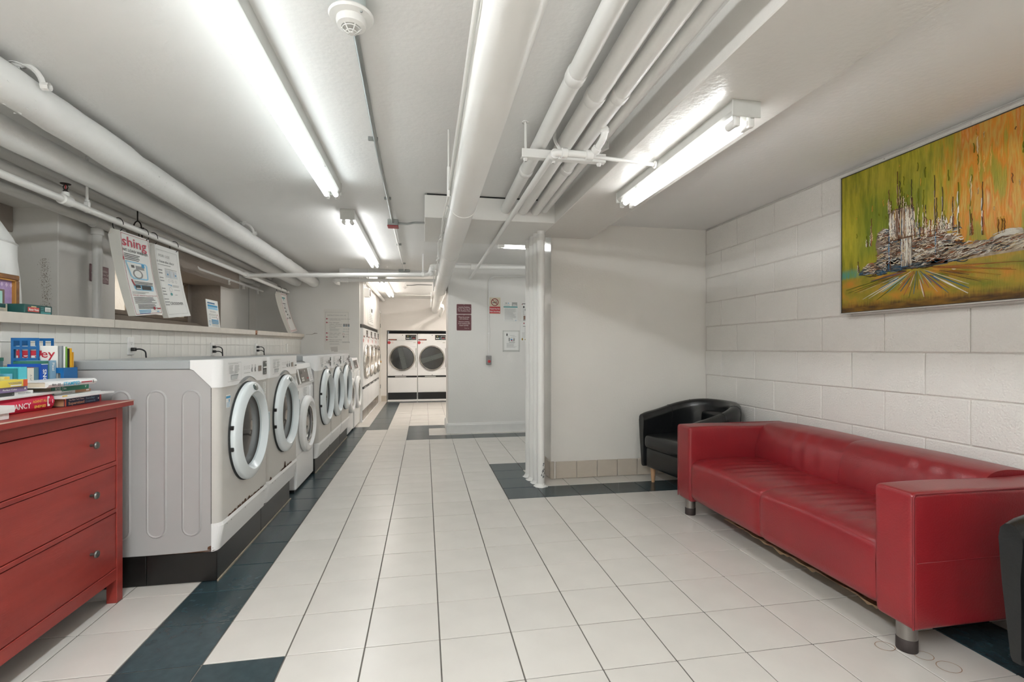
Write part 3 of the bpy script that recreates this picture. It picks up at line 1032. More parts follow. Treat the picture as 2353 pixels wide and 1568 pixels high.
detector('smoke_detector', 'round white smoke detector on the conduit near the top of the picture', -0.256, 1.80, 2.47, 0.06)
d2 = thing('heat_detector', 'small white detector hanging on a stem in the back corridor', 'smoke detector', (-0.33, 8.67, 2.39), 0)
M().tube([(-0.33, 8.67, 2.39), (-0.33, 8.67, 2.30)], 0.012, 10).box(-0.35, -0.31, 8.65, 8.69, 2.315, 2.345, 0.004).build('stem', PIPEW, d2)
M().lathe([(0, 0), (0.055, 0.002), (0.05, 0.012), (0.03, 0.02), (0.022, 0.034), (0, 0.036)], (-0.33, 8.67, 2.305), (0, 0, -1), 24).build('sensor_body', WPLAS, d2)
M().tube(fillet([(-0.31, 8.67, 2.33), (-0.22, 8.67, 2.33), (-0.12, 8.67, 2.345), (0.13, 8.67, 2.345)], 0.03), 0.009, 8).build('flexible_conduit', STEEL, d2)
pipe_run('conduit', 'thin white conduit across the corridor ceiling near the back wall', 'conduit', [(-0.62, 10.7, 2.378), (0.14, 10.7, 2.378)], 0.010)
pipe_run('water_pipe', 'white pipe along the corridor ceiling above the wall dryers', 'pipe', [(-0.93, 8.0, 2.335), (-0.93, 11.55, 2.335)], 0.032, collars=[((-0.93, 9.2, 2.335), (0, 1, 0), .05, 1.15)])
hb = thing('alarm_horn', 'boxy beige alarm horn high on the corridor corner', 'alarm', (-0.98, 8.46, 2.13), 0)
M().box(-0.992, -0.905, 8.43, 8.56, 2.09, 2.24, 0.006, 2).build('body', WPLAS, hb)
M().box(-0.905, -0.89, 8.45, 8.54, 2.11, 2.22, 0.004).build('grille', mat('grille grey', (120, 112, 104), 0.5), hb)
M().lathe([(0.02, 0), (0.014, 0.012), (0, 0.014)], (-0.89, 8.495, 2.165), (1, 0, 0), 12).build('strobe', WPLAS, hb)
pipe_run('conduit', 'short white conduit dropping down the corridor corner to the alarm horn', 'conduit', [(-0.978, 8.47, 2.24), (-0.978, 8.47, 2.388)], 0.008)

# switch with conduit on the middle wall
sw = thing('stop_switch', 'grey emergency stop box with a round red button at the foot of the conduit', 'switch', (0.925, 7.07, 1.06), 0)
M().box(0.888, 0.962, 7.02, 7.07, 0.992, 1.122, 0.006, 2).build('body', mat('switch enamel', (150, 148, 146), 0.45), sw)
M().lathe([(0.008, 0), (0.008, 0.012), (0.019, 0.014), (0.021, 0.022), (0.015, 0.028), (0, 0.029)], (0.925, 7.02, 1.04), (0, -1, 0), 18).build('stop_button', RED, sw)
Sheet.plane((0.925, 7.019, 1.06), (1, 0, 0), (0, 0, 1)).text(BLACK, 'STOP', 0, 0.022, 0.016).finish(sw)
pipe_run('conduit', 'white conduit bending down the middle wall to the stop button', 'conduit',
         fillet([(3.2, 7.052, 2.288), (0.925, 7.052, 2.288), (0.925, 7.052, 1.12)], 0.12, 8), 0.0105, collars=[((0.925, 7.052, 1.45), (0, 0, 1), .012, 1.5)])

# ------------------------------------------------------------------ washing machines
def plan_outline(W, r=0.045, back=-0.10, grow=0.0, n=6):
    """Front outline in plan, from the left back corner round to the right back corner."""
    pts = [(back, -grow)]
    for k in range(n + 1):
        a = -PI / 2 + (PI / 2) * k / n
        pts.append((-r + (r + grow) * math.cos(a), r + (r + grow) * math.sin(a)))
    inner = [W * 0.2, W * 0.26, W * 0.32, W * 0.38, W * 0.44, W * 0.5, W * 0.56, W * 0.62, W * 0.68, W * 0.74, W * 0.8]
    pts += [(grow, y) for y in inner]
    for k in range(n + 1):
        a = (PI / 2) * k / n
        pts.append((-r + (r + grow) * math.cos(a), W - r + (r + grow) * math.sin(a)))
    pts.append((back, W + grow))
    return pts


def loft(b, outline, zb, zt):
    """Vertical shell over a plan outline; zb / zt are numbers or functions of y."""
    f0 = zb if callable(zb) else (lambda y: zb)
    f1 = zt if callable(zt) else (lambda y: zt)
    A = [b.bm.verts.new((x, y, f0(y))) for x, y in outline]
    C = [b.bm.verts.new((x, y, f1(y))) for x, y in outline]
    n = len(outline)
    for i in range(n - 1):
        f = b.bm.faces.new((A[i], A[i + 1], C[i + 1], C[i]))
        f.smooth = True
    b.bm.faces.new((A[-1], A[0], C[0], C[-1]))
    b.bm.faces.new(C)
    try:
        b.bm.faces.new(A[::-1])
    except ValueError:
        pass


def capsule(y0, y1, z0, z1, n=8):
    r = (y1 - y0) / 2
    c = (y0 + y1) / 2
    return [(c + r * math.cos(PI * k / n), z1 - r + r * math.sin(PI * k / n)) for k in range(n + 1)] + \
           [(c + r * math.cos(PI + PI * k / n), z0 + r + r * math.sin(PI + PI * k / n)) for k in range(n + 1)]


def big_washer(label, loc, W, first=False, rusty=0, card=True):
    D = 0.80
    t = thing('front_load_washer', label, 'washing machine', loc, 0, 'large front load washers')
    # cabinet
    b = M()
    b.prism([(-D, 0), (-0.042, 0), (-0.042, 0.855), (-0.046, 0.866), (-0.128, 0.952), (-0.142, 0.958), (-D, 0.958)], 'y', 0.002, W - 0.002)
    cab = b.build('cabinet', GREY, t, world=False)
    if first:
        for (xa, xb) in ((-0.495, -0.405), (-0.345, -0.255), (-0.175, -0.085)):
            pass
        for (xa, xb) in ((-0.510, -0.418), (-0.350, -0.252), (-0.184, -0.088)):
            b = M()
            P0 = capsule(xa, xb, 0.085, 0.855)
            P1 = capsule(xa + 0.007, xb - 0.007, 0.092, 0.848)
            P2 = capsule(xa + 0.013, xb - 0.013, 0.098, 0.842)
            rings = [[b.bm.verts.new((p[0], y, p[1])) for p in P] for P, y in ((P0, 0.002), (P1, -0.0045), (P2, -0.0015))]
            nn = len(P0)
            for A, C in zip(rings, rings[1:]):
                for i in range(nn):
                    f = b.bm.faces.new((A[i], A[(i + 1) % nn], C[(i + 1) % nn], C[i]))
                    f.smooth = True
            b.bm.faces.new(rings[-1])
            b.build('pressed_rib', GREY, cab, world=False)
        M().box(-0.0435, -0.0405, 0.0, 0.003, 0.145, 0.86).build('side_seam', INK, cab, world=False)
        LSheet.plane((-0.04, 0, 0.02), (1, 0, 0), (0, 0, 1)).poly(RUST, [(-.02, -.008), (.0, -.012), (.008, .0), (-.004, .012), (-.018, .006)]).poly(RUST, [(-.30, -.019), (-.05, -.019), (.0, -.017), (0.02, -.012), (-.02, -.012), (-.12, -.0165)]).finish(cab)
    M().box(-D, -0.144, 0.0, W - 0.0, 0.960, 1.006, 0.004).build('lid', GREYL, t, world=False)
    b = M()
    loft(b, plan_outline(W, 0.040, -0.041), 0.145, 0.90)
    b.build('front_panel', FRONTG, t, world=False)
    yc, zc = W / 2 + 0.006, 0.575
    R = 0.292

    def arch(y):
        d = abs(y - yc)
        a = 0.300
        base = 0.862
        z = zc + math.sqrt(max(0, (R + 0.035) ** 2 - min(d, a) ** 2)) if d < a else 0
        return max(base, z)
    b = M()
    ol = plan_outline(W, 0.040, -0.040, 0.004)
    ol2 = []
    for p, q in zip(ol, ol[1:]):
        ol2.append(p)
        if abs(p[0] - q[0]) < 1e-6:
            ol2.append(((p[0] + q[0]) / 2, (p[1] + q[1]) / 2))
    ol2.append(ol[-1])
    loft(b, ol2, arch, 1.010)
    b.prism([(-0.126, 0.955), (-0.043, 0.868), (-0.0395, 0.862), (-0.0395, 1.010), (-0.142, 1.008), (-0.142, 0.961)], 'y', -0.004, W + 0.004)
    cp = b.build('control_panel', WHITE, t, world=False)
    s = LSheet(lambda u, v, h: Vector((0.0045 + h, u, v)))
    k = W / 0.775
    s.rect(INKG, 0.10 * k, 0.24 * k, 0.982, 0.984)
    s.lines(INKG, 0.105 * k, 0.175 * k, 0.974, 7, 0.007, 0.0022, 3, short=.5).lines(INKG, 0.185 * k, 0.255 * k, 0.974, 7, 0.007, 0.0022, 4, short=.4)
    s.poly(mat('drawer grip', (190, 194, 194), 0.4), [(0.135 * k, 0.895), (0.215 * k, 0.895), (0.235 * k, 0.922), (0.135 * k, 0.922)], 0.002, 'drawer_grip')
    s.poly(mat('drawer shade', (140, 146, 146), 0.5), [(0.136 * k, 0.917), (0.234 * k, 0.917), (0.235 * k, 0.922), (0.135 * k, 0.922)], 0.0025, 'drawer_grip')
    s.frame(INKG, 0.09 * k, 0.28 * k, 0.885, 0.99, 0.001, 0.0015)
    for j in range(4):
        s.lines(INKG, (0.325 + .028 * j) * k, (0.342 + .028 * j) * k, 0.963, 3, 0.008, 0.002, 5 + j)
    s.rect(INKG, 0.325 * k, 0.43 * k, 0.921, 0.923)
    for j in range(2):
        s.disc(INKG, (0.462 + 0.06 * j) * k, 0.937, 0.0135, 0.001, 'print').disc(WHITE, (0.462 + 0.06 * j) * k, 0.937, 0.012, 0.006, 'button', 16)
        s.lines(INKG, (0.45 + .06 * j) * k, (0.475 + .06 * j) * k, 0.968, 3, 0.007, 0.002, 9 + j)
    s.rect(mat('display window', (98, 84, 74), 0.15), 0.575 * k, 0.632 * k, 0.922, 0.957, 0.0015, 'display')
    if card:
        s.rect(mat('card panel', (30, 52, 50), 0.25), 0.665 * k, 0.735 * k, 0.895, 0.985, 0.002, 'card_reader')
        s.rect(PAPER, 0.668 * k, 0.732 * k, 0.938, 0.947, 0.003, 'card_reader')
        s.rect(BLACK, 0.668 * k, 0.722 * k, 0.927, 0.935, 0.003, 'card_reader')
        s.disc(PAPER, 0.718 * k, 0.972, 0.006, 0.003, 'card_reader').disc(PAPER, 0.70 * k, 0.908, 0.004, 0.003, 'card_reader')
    else:
        s.rect(BLACK, 0.675 * k, 0.735 * k, 0.925, 0.934, 0.002, 'card_reader')
    s.finish(cp)
    # kick panel
    b = M()
    ol = plan_outline(W, 0.040, -0.041, 0.002)
    A = [b.bm.verts.new((x, y, 0.1465)) for i, (x, y) in enumerate(ol)]
    C = [b.bm.verts.new((x + 0.006 * max(0, min(1, (x + 0.041) / 0.041)), y, 0.128)) for x, y in ol]
    E = [b.bm.verts.new((x - 0.016 * max(0, min(1, (x + 0.041) / 0.041)), y, 0.0)) for i, (x, y) in enumerate(ol)]
    for P, Q in ((A, C), (C, E)):
        for i in range(len(ol) - 1):
            b.bm.faces.new((Q[i], Q[i + 1], P[i + 1], P[i]))
    b.bm.faces.new(A)
    b.bm.faces.new(E[::-1])
    kp = b.build('kick_panel', WHITE, t, world=False)
    sk = LSheet(lambda u, v, h: Vector((0.012 + h, u, v)))
    for u in (0.06, 0.12, 0.33, W - 0.12):
        sk.disc(INKG, u, 0.125, 0.004, 0.001)
    sk.finish(kp)
    if rusty:
        gr = random.Random(rusty)
        sr = LSheet(lambda u, v, h: Vector((0.001 + h, u, v)))
        a0, a1 = (0.10, 0.70) if rusty == 1 else (0.30, 0.6)
        n = 40
        up = [(a0 + (a1 - a0) * i / n, 0.149 + gr.uniform(.001, .02) * (0.4 + 0.6 * math.sin(PI * i / n))) for i in range(n + 1)]
        for i in range(n):
            sr.poly(RUST, [(up[i][0], 0.146), (up[i + 1][0], 0.146), up[i + 1], up[i]], 0.001, 'rust')
        if rusty == 2:
            sr.poly(RUST, [(.38, .15), (.43, .15), (.425, .19), (.41, .2), (.395, .175)], 0.001, 'rust').poly(RUST, [(.03, .148), (.08, .148), (.07, .165), (.05, .17)], 0.001, 'rust')
        sr.finish(t)
    # door
    b = M()
    b.lathe([(R + 0.004, -0.002), (R + 0.004, 0.006), (R - 0.02, 0.008)], (0, yc, zc), (1, 0, 0), 48)
    b.build('gasket', RUBBER, t, world=False)
    b = M()
    b.lathe([(0.225, 0.002), (R - 0.01, 0.004), (R, 0.012), (R + 0.001, 0.024), (R - 0.002, 0.032), (R - 0.009, 0.038), (R - 0.054, 0.054), (R - 0.058, 0.054), (R - 0.061, 0.050), (R - 0.080, 0.004)], (0, yc, zc), (1, 0, 0), 64)
    d = b.build('door', DOORW, t, world=False)
    M().lathe([(R - 0.079, 0.006), (R - 0.088, 0.002), (R - 0.11, 0.0005), (0.10, 0.010), (0.05, 0.015), (0, 0.017)], (0, yc, zc), (1, 0, 0), 48).build('door_glass', DARKG, d, world=False)
    M().lathe([(R - 0.0615, 0.046), (R - 0.0795, 0.006)], (0, yc, zc), (1, 0, 0), 64).build('door_cone', CONE, d, world=False)
    for z in (zc + 0.055, zc - 0.065):
        M().box(0.010, 0.028, yc - R - 0.004, yc - R + 0.010, z - 0.011, z + 0.011, 0.002).build('hinge_cover', BLACK, d, world=False)
    b = M()
    b.mi = 0
    b.box(0.038, 0.0515, yc + R - 0.050, yc + R - 0.022, zc - 0.055, zc + 0.075, 0.004)
    b.build('handle', mat('handle slot', (176, 194, 198), 0.35), d, world=False)
    M().lathe([(0.034, 0), (0.032, 0.005), (0, 0.008)], (0.0462, yc, zc + R - 0.034), (1, 0, 0.34), 24, sq=(0.62, 1.0)).build('badge', mat('badge enamel', (86, 100, 98), 0.2, metal=0.6), d, world=False)
    # stickers
    s = LSheet(lambda u, v, h: Vector((0.0005 + h, u, v)))
    if first:
        s.rect(PAPER, 0.075, 0.135, 0.745, 0.815, 0.001, 'sticker').rect(INKB, 0.076, 0.134, 0.796, 0.808, 0.002).rect(INKB, 0.112, 0.124, 0.775, 0.79, 0.002)
        s.lines(INKB, 0.08, 0.13, 0.772, 4, 0.007, 0.002, 4, h=0.002)
    s.rect(PAPER, W - 0.10, W - 0.045, 0.765, 0.845, 0.001, 'sticker').lines(INKG, W - 0.095, W - 0.05, 0.838, 9, 0.0075, 0.0022, 6, h=0.002)
    s.finish(t)
    return t


def small_washer(label, loc, W, H=1.09):
    t = thing('front_load_washer', label, 'washing machine', loc, 0, 'narrow white washers')
    D = 0.66
    b = M()
    b.box(-D, 0, 0.002, W - 0.002, 0.02, 0.90, 0.012, 2)
    cab = b.build('cabinet', WHITE, t, world=False)
    M().box(-D + 0.03, -0.02, 0.03, W - 0.03, 0, 0.021).build('base_feet', BLACK, t, world=False)
    M().box(-0.002, 0.004, 0.006, W - 0.006, 0.03, 0.31, 0.004).build('service_panel', WHITE, t, world=False)
    b = M()
    b.prism([(-0.42, 0.90), (0.006, 0.90), (0.008, 0.915), (-0.018, H - 0.05), (-0.03, H), (-0.42, H)], 'y', -0.002, W + 0.002)
    con = b.build('console', WHITE, t, world=False)
    n = Vector((0.155, 0, 0.026)).normalized()
    o, up = Vector((0.0075, 0, 0.915)), Vector((-0.026, 0, 0.13)).normalized()
    s = LSheet(lambda u, v, h: o + Vector((0, u, 0)) + up * v + n * (h + 0.001))
    brown = mat('console panel', (84, 78, 72), 0.35)
    s.frame(INKG, 0.04, W - 0.03, 0.0, 0.135, 0.003)
    s.rect(brown, 0.05, 0.10, 0.006, 0.13, 0.002, 'card_reader')
    s.rect(brown, W * 0.25, W * 0.72, 0.006, 0.13, 0.002, 'display')
    s.rect(BLACK, W * 0.30, W * 0.38, 0.085, 0.112, 0.003, 'display').disc(PAPER, W * 0.55, 0.11, 0.010, 0.003, 'display')
    for i in range(2):
        for j in range(2):
            s.rect(PAPER, W * (0.30 + .07 * i), W * (0.35 + .07 * i), 0.02 + .02 * j, 0.036 + .02 * j, 0.004, 'button')
    s.rect(INKR, W * 0.60, W * 0.70, 0.034, 0.044, 0.003)
    s.lines(INKG, W * 0.6, W * 0.7, 0.028, 2, 0.008, 0.002, 2, h=0.003)
    s.lines(INKG, W * 0.78, W * 0.92, 0.12, 9, 0.012, 0.003, 3)
    s.finish(con)
    yc, zc, R = W * 0.5, 0.545, 0.255
    b = M()
    b.lathe([(0.15, 0.004), (R - 0.008, 0.002), (R, 0.012), (R - 0.002, 0.036), (R - 0.010, 0.046), (R - 0.05, 0.058), (R - 0.056, 0.056), (R - 0.080, 0.01)], (0, yc, zc), (1, 0, 0), 52)
    d = b.build('door', WHITE, t, world=False)
    M().lathe([(R - 0.078, 0.014), (R - 0.09, 0.010), (0.1, 0.02), (0, 0.03)], (0, yc, zc), (1, 0, 0), 40).build('door_glass', DARKG, d, world=False)
    M().tube([(0.03, yc + (R - 0.09) * math.cos(a), zc + (R - 0.09) * math.sin(a)) for a in [2 * PI * k / 40 for k in range(40)]], 0.006, 6, closed=True).build('trim_ring', CHROME, d, world=False)
    M().box(0.02, 0.04, yc + R - 0.03, yc + R + 0.02, zc - 0.07, zc + 0.08, 0.008, 2).build('handle', WHITE, d, world=False)
    M().box(-0.002, 0.012, W - 0.16, W - 0.05, 0.76, 0.88, 0.012, 3).build('detergent_drawer', WHITE, t, world=False)
    s = LSheet(lambda u, v, h: Vector((0.001 + h, u, v)))
    s.rect(INKG, 0.07, 0.085, 0.80, 0.86).lines(INKG, W * .4, W * .62, 0.87, 6, 0.013, 0.003, 3)
    s.finish(t)
    return t


def plinth(label, y0, y1, front, xb=-1.95, top=0.158):
    t = thing('washer_plinth', label, 'plinth', ((front + xb) / 2, y0, 0), 0, 'black tiled plinths under the washers')
    M().box(xb, front - 0.01, y0 + 0.01, y1 - 0.01, 0, top).build('core', BLACK, t)
    y = y0
    while y < y1 - 0.02:
        e = min(y + 0.70, y1)
        M().box(front - 0.010, front, y + 0.002, e - 0.002, 0.004, top, 0.002).build('tile', BLACKTILE, t)
        y = e
    x = front
    while x > xb + 0.02:
        e = max(x - 0.335, xb)
        M().box(e + 0.002, x - 0.002, y0, y0 + 0.01, 0.004, top, 0.002).build('tile', BLACKTILE, t)
        x = e
    M().box(front, front + 0.008, y0, y1, 0.0, 0.008).build('floor_bead', mat('bead sealant', (150, 138, 120), 0.6, var=.2, vscale=30), t)


plinth('black tiled plinth under the first two washers', 2.80, 4.22, -1.078)
plinth('black tiled plinth under the three washers in the middle of the row', 5.04, 7.04, -1.06, top=0.143)
big_washer('first large washer of the row, its grey ribbed side facing the camera', (-1.062, 2.795, 0.16), 0.79, True, 1)
big_washer('second large washer, rust spots above its kick panel, left of the lower narrow washer', (-1.062, 3.592, 0.16), 0.78, False, 2, False)
small_washer('white narrow washer with brown console panel between the second and third large washers', (-1.075, 4.385, 0.0), 0.64)
big_washer('third large washer from the front, just past the narrow white washer', (-1.03, 5.045, 0.145), 0.665, False, 0)
big_washer('fourth large washer from the front, with a loop sticker low on its front', (-1.03, 5.715, 0.145), 0.665, False, 0)
big_washer('last large washer of the row, fifth from the front', (-1.03, 6.385, 0.145), 0.655, False, 0)
small_washer('narrow white washer half hidden behind the last large washer', (-1.06, 7.06, 0.0), 0.57, 1.03)
small_washer('last narrow white washer, standing against the end wall beside the dryers', (-1.05, 7.645, 0.0), 0.585, 1.08)


# ------------------------------------------------------------------ tumble dryers
def dryer(label, loc, rz, W, group, ring, glass, blade, wall):
    H = 1.57
    t = thing('tumble_dryer', label, 'tumble dryer', loc, rz, group)
    b = M()
    b.box(-0.58, 0, 0.003, W - 0.003, 0.59, H, 0.003)
    b.box(-0.58, -0.012, 0.003, W - 0.003, 0.0, 0.59)
    b.build('cabinet', WHITE, t, world=False)
    M().box(-0.015, 0.0, 0.012, W - 0.012, 0.20, 0.545, 0.003).build('lower_panel', WHITE, t, world=False)
    M().box(-0.013, -0.003, 0.012, W - 0.012, 0.035, 0.195, 0.002).build('kick_plate', mat('kick grey', (150, 140, 130), 0.25, metal=.6) if wall else BLACK, t, world=False)
    b = M()
    b.box(-0.013, 0.004, 0.010, W - 0.010, 0.552, 0.588, 0.003)
    h = b.build('pull_bar', BLACK, t, world=False)
    LSheet(lambda u, v, hh: Vector((0.0045 + hh, u, v))).rect(PAPER, W * .25, W * .62, 0.562, 0.574).finish(h)
    # control strip
    b = M()
    b.box(0.0, 0.004, 0.006, W - 0.006, 1.405, H - 0.004, 0.002)
    cs = b.build('control_strip', WHITE, t, world=False)
    s = LSheet(lambda u, v, hh: Vector((0.0045 + hh, u, v)))
    s.rect(BLACK, W * .60, W * .965, 1.425, 1.545, 0.001, 'display').frame(PAPER, W * .80, W * .95, 1.445, 1.515, 0.003, 0.002)
    s.rect(INKR, W * .84, W * .92, 1.458, 1.474, 0.002).rect(mat('green lamp', (150, 150, 70), .5), W * .66, W * .70, 1.50, 1.52, 0.002)
    for i in range(3):
        s.rect(PAPER if i < 2 else INKT, W * (.63 + .055 * i), W * (.67 + .055 * i), 1.45, 1.472, 0.002, 'button')
    s.rect(BLACK, W * .03, W * .31, 1.415, 1.443, 0.001, 'name_strip').rect(mat('orange print', (200, 92, 62), .5), W * .06, W * .28, 1.424, 1.434, 0.002)
    s.disc(BLACK, W * .5, 1.535, 0.009, 0.002, 'lock')
    s.finish(cs)
    s = LSheet(lambda u, v, hh: Vector((0.0005 + hh, u, v)))
    s.disc(RED, W * .055, 1.362, 0.036, 0.0015, 'round_sticker', 24)
    for k in range(8):
        a = k * PI / 4
        s.disc(mat('pale pink print', (232, 196, 192), .6), W * .165 + .017 * math.cos(a), 1.362 + .017 * math.sin(a), 0.006, 0.0015, 'print', 8)
    s.rect(PAPER, W * .85, W * .97, 1.345, 1.385, 0.0015, 'sticker').lines(INKG, W * .86, W * .96, 1.38, 3, .011, .003, 3, h=.002)
    s.rect(INKG, W * .66, W * .84, 1.388, 1.391)
    s.disc(BLACK, W * .5, 0.606, 0.008, 0.0015, 'lock')
    s.finish(t)
    # door
    yc, zc, R = W * .495, 1.0, 0.298
    b = M()
    b.box(0.0, 0.010, W * .5, W * .965, 0.745, 1.27, 0.003)
    d = b.build('door', WHITE, t, world=False)
    b = M()
    b.lathe([(R - 0.05, 0.004), (R - 0.004, 0.004), (R, 0.02), (R - 0.008, 0.038), (R - 0.022, 0.044), (R - 0.034, 0.036), (R - 0.040, 0.012)], (0, yc, zc), (1, 0, 0), 56)
    b.build('door_ring', ring, d, world=False)
    M().lathe([(R - 0.036, 0.014), (0, 0.016)], (0, yc, zc), (1, 0, 0), 48).build('door_glass', glass, d, world=False)
    if blade is not None:
        ca, sa = math.cos(blade), math.sin(blade)
        q = [(-0.255, -0.055), (0.255, -0.055), (0.255, 0.055), (-0.255, 0.055)]
        s = LSheet(lambda u, v, hh: Vector((0.0165 + hh, yc + u, zc + v)))
        s.poly(mat('drum baffle', (84, 88, 86), .35, metal=.3), [(a * ca - c * sa, a * sa + c * ca) for a, c in q], 0.001, 'drum_baffle')
        for (a, c) in ((0.03, 0.035), (-0.03, 0.035), (0.03, -0.035), (-0.03, -0.035)):
            s.disc(BLACK, a * ca - c * sa, a * sa + c * ca, 0.007, 0.002, 'drum_baffle', 10)
        s.finish(d)
    M().tube([(0.014, W * .955, 0.78), (0.014, W * .955, 1.23)], 0.006, 8).build('hinge', STEEL, d, world=False)
    return t


RINGB = mat('brushed ring steel', (192, 189, 186), 0.25, metal=1.0)
GL1 = mat('dryer dark glass', (38, 38, 36), 0.08, spec=0.7)
GL2 = mat('dryer shiny glass', (120, 104, 90), 0.05, metal=0.7)
BD = 'dryers built into the back wall'
dryer('left of the two dryers in the back wall, drum paddle upright', (-0.846, 11.605, 0.0), -PI / 2, 0.682, BD, RINGB, GL1, PI / 2 + 0.22, False)
dryer('right of the two dryers in the back wall, drum paddle lying almost level', (-0.162, 11.605, 0.0), -PI / 2, 0.682, BD, RINGB, GL1, 0.30, False)
WD = 'dryers built into the corridor wall'
for i, lab in enumerate(('nearest dryer set in the corridor side wall, beside the last washer', 'second dryer along the corridor side wall', 'third dryer along the corridor side wall', 'furthest dryer along the corridor side wall, beside the narrow door')):
    dryer(lab, (-1.0, 8.345 + 0.695 * i, 0.0), 0, 0.69, WD, CHROME, GL2, None, True)

# ------------------------------------------------------------------ signs and notices on the middle wall
def flat_sign(name, label, cat, x0, x1, z0, z1, y, m, th=0.006, rad=0.012, edge=None, group=None):
    t = thing(name, label, cat, ((x0 + x1) / 2, y, z0), 0, group)

    def rr(x0, x1, z0, z1, r, n=5):
        P = []
        for cx, cz, a0 in ((x1 - r, z1 - r, 0), (x0 + r, z1 - r, PI / 2), (x0 + r, z0 + r, PI), (x1 - r, z0 + r, 1.5 * PI)):
            P += [(cx + r * math.cos(a0 + PI / 2 * k / n), cz + r * math.sin(a0 + PI / 2 * k / n)) for k in range(n + 1)]
        return P
    if edge:
        M().prism(rr(x0, x1, z0, z1, rad), 'y', y - th * 0.8, y).build('rim', edge, t)
        M().prism(rr(x0 + .006, x1 - .006, z0 + .006, z1 - .006, rad * .8), 'y', y - th, y).build('plate', m, t)
    else:
        M().prism(rr(x0, x1, z0, z1, rad), 'y', y - th, y).build('plate', m, t)
    s = Sheet.plane(((x0 + x1) / 2, y - th - 0.0004, (z0 + z1) / 2), (1, 0, 0), (0, 0, 1))
    return t, s


YM = 7.07
t, s = flat_sign('wall_sign', 'upper maroon sign about laundry facilities for residents', 'sign', 0.457, 0.672, 1.726, 1.872, YM, MAROON, edge=SIGNED)
for i, l in enumerate(('Laundry Facilities', 'Are For The Use Of', 'Our Residents Only')):
    s.text(SIGNW, l, 0, 0.020 - i * 0.027, 0.026, bold=0.012, width=(.165, .185, .175)[i])
s.disc(SIGNW, 0, 0.064, 0.004).finish(t)
t, s = flat_sign('wall_sign', 'lower maroon sign asking to be prompt and remove clothing', 'sign', 0.457, 0.672, 1.488, 1.720, YM, MAROON, edge=SIGNED)
for (l, z, w) in (('Please be prompt', .070, .155), ('and courteous.', .045, .13), ('Remove clothing', .003, .155), ('from washers and', -.023, .165), ('dryers quickly.', -.049, .135)):
    s.text(SIGNW, l, 0, z, 0.026, bold=0.012, width=w)
s.text(SIGNW, 'Thank You', 0.04, -.088, .017, width=.07).disc(SIGNW, 0, 0.107, 0.004).finish(t)
t, s = flat_sign('no_smoking_sign', 'beige and red no smoking sign beside the wall conduit', 'sign', 0.932, 1.100, 1.735, 1.975, YM, BEIGE, rad=0.01)
dk = mat('sign red ring', (140, 44, 46), .5)
s.ring(dk, 0, 0.052, 0.045, 0.056)
s.rect(INK, -.033, .030, .040, .050).rect(dk, .02, .032, .040, .050, .0015)
s.poly(INK, [(.012, .055), (.006, .075), (.014, .090), (.010, .074), (.018, .058)]).poly(INK, [(.024, .055), (.02, .07), (.03, .086), (.027, .07), (.03, .058)])
s.poly(dk, [(-.042, .086), (-.035, .093), (.042, .017), (.036, .011)], .002)
s.poly(RED, [(-.078, -.113), (.078, -.113), (.08, -.11), (.08, -.016), (.078, -.013), (-.078, -.013), (-.08, -.016), (-.08, -.11)], .0008, 'red_panel')
s.text(PAPER, 'Thank You For', 0, -.054, .028, bold=.02, width=.148, h=.002).text(PAPER, 'Not Smoking', 0, -.094, .028, bold=.02, width=.15, h=.002)
s.finish(t)
t, s = flat_sign('notice_sheet', 'printed notice with teal band taped right of the no smoking sign', 'notice', 1.146, 1.357, 1.628, 1.912, YM, PAPER, th=0.002, rad=0.001)
s.text(INK, 'CSC', -.085, .118, .022, 'L', bold=.02).disc(INKB, -.03, .126, .007).rect(INKT, -.105, .105, .062, .078)
s.rect(mat('photo grey', (176, 176, 172), .6), .02, .10, .082, .140).poly(mat('photo pale', (214, 214, 210), .6), [(.025, .085), (.095, .085), (.085, .105), (.04, .112)], .0015)
s.lines(INKG, -.095, 0, .105, 3, .009, .002, 3).lines(INKG, -.09, .09, .046, 18, .0095, .0022, 4).rect(INKG, -.1, .1, -.136, -.134).rect(INKB, .07, .085, -.132, -.126)
s.finish(t)
t, s = flat_sign('framed_notice', 'notice in a clear plastic frame low right on the middle wall', 'notice', 1.133, 1.388, 1.177, 1.493, YM, mat('clear frame plastic', (222, 222, 216), .2), th=0.006, rad=0.004)
s.rect(PAPER, -.105, .105, -.132, .140, .001, 'sheet').frame(INKG, -.125, .125, -.155, .155, .0015)
s.rect(INKG, -.12, .12, -.142, -.138)
for u, v in ((-.115, .148), (.115, .148), (-.115, -.148), (.115, -.148)):
    s.disc(INKG, u, v, .004)
s.poly(INK, [(-.075, .08), (-.052, .08), (-.058, .115), (-.069, .115)], .002).rect(INKG, -.02, .05, .082, .085, .002)
s.rect(INKG, -.07, -.03, .066, .068, .002).rect(INKG, .03, .075, .066, .068, .002)
s.rect(INKG, -.04, -.02, .0, .05, .002).disc(INKB, .005, .022, .014, .002).disc(INKR, .008, .012, .009, .0025).rect(INKG, .03, .05, .0, .04, .002).ring(INKG, .02, .03, .03, .033, .002)
s.rect(INK, -.035, .055, -.018, -.013, .002).lines(INKG, -.07, .085, -.03, 8, .0085, .002, 5, h=.002)
s.finish(t)
t, s = flat_sign('notice_board', 'clipped notice partly hidden behind the upright pipes', 'notice', 1.410, 1.62, 1.635, 1.900, YM, PAPER, th=0.004, rad=0.001)
s.rect(BLACK, -.09, .1, .118, .126).disc(INKR, -.09, .112, .006).disc(INK, -.065, .075, .013)
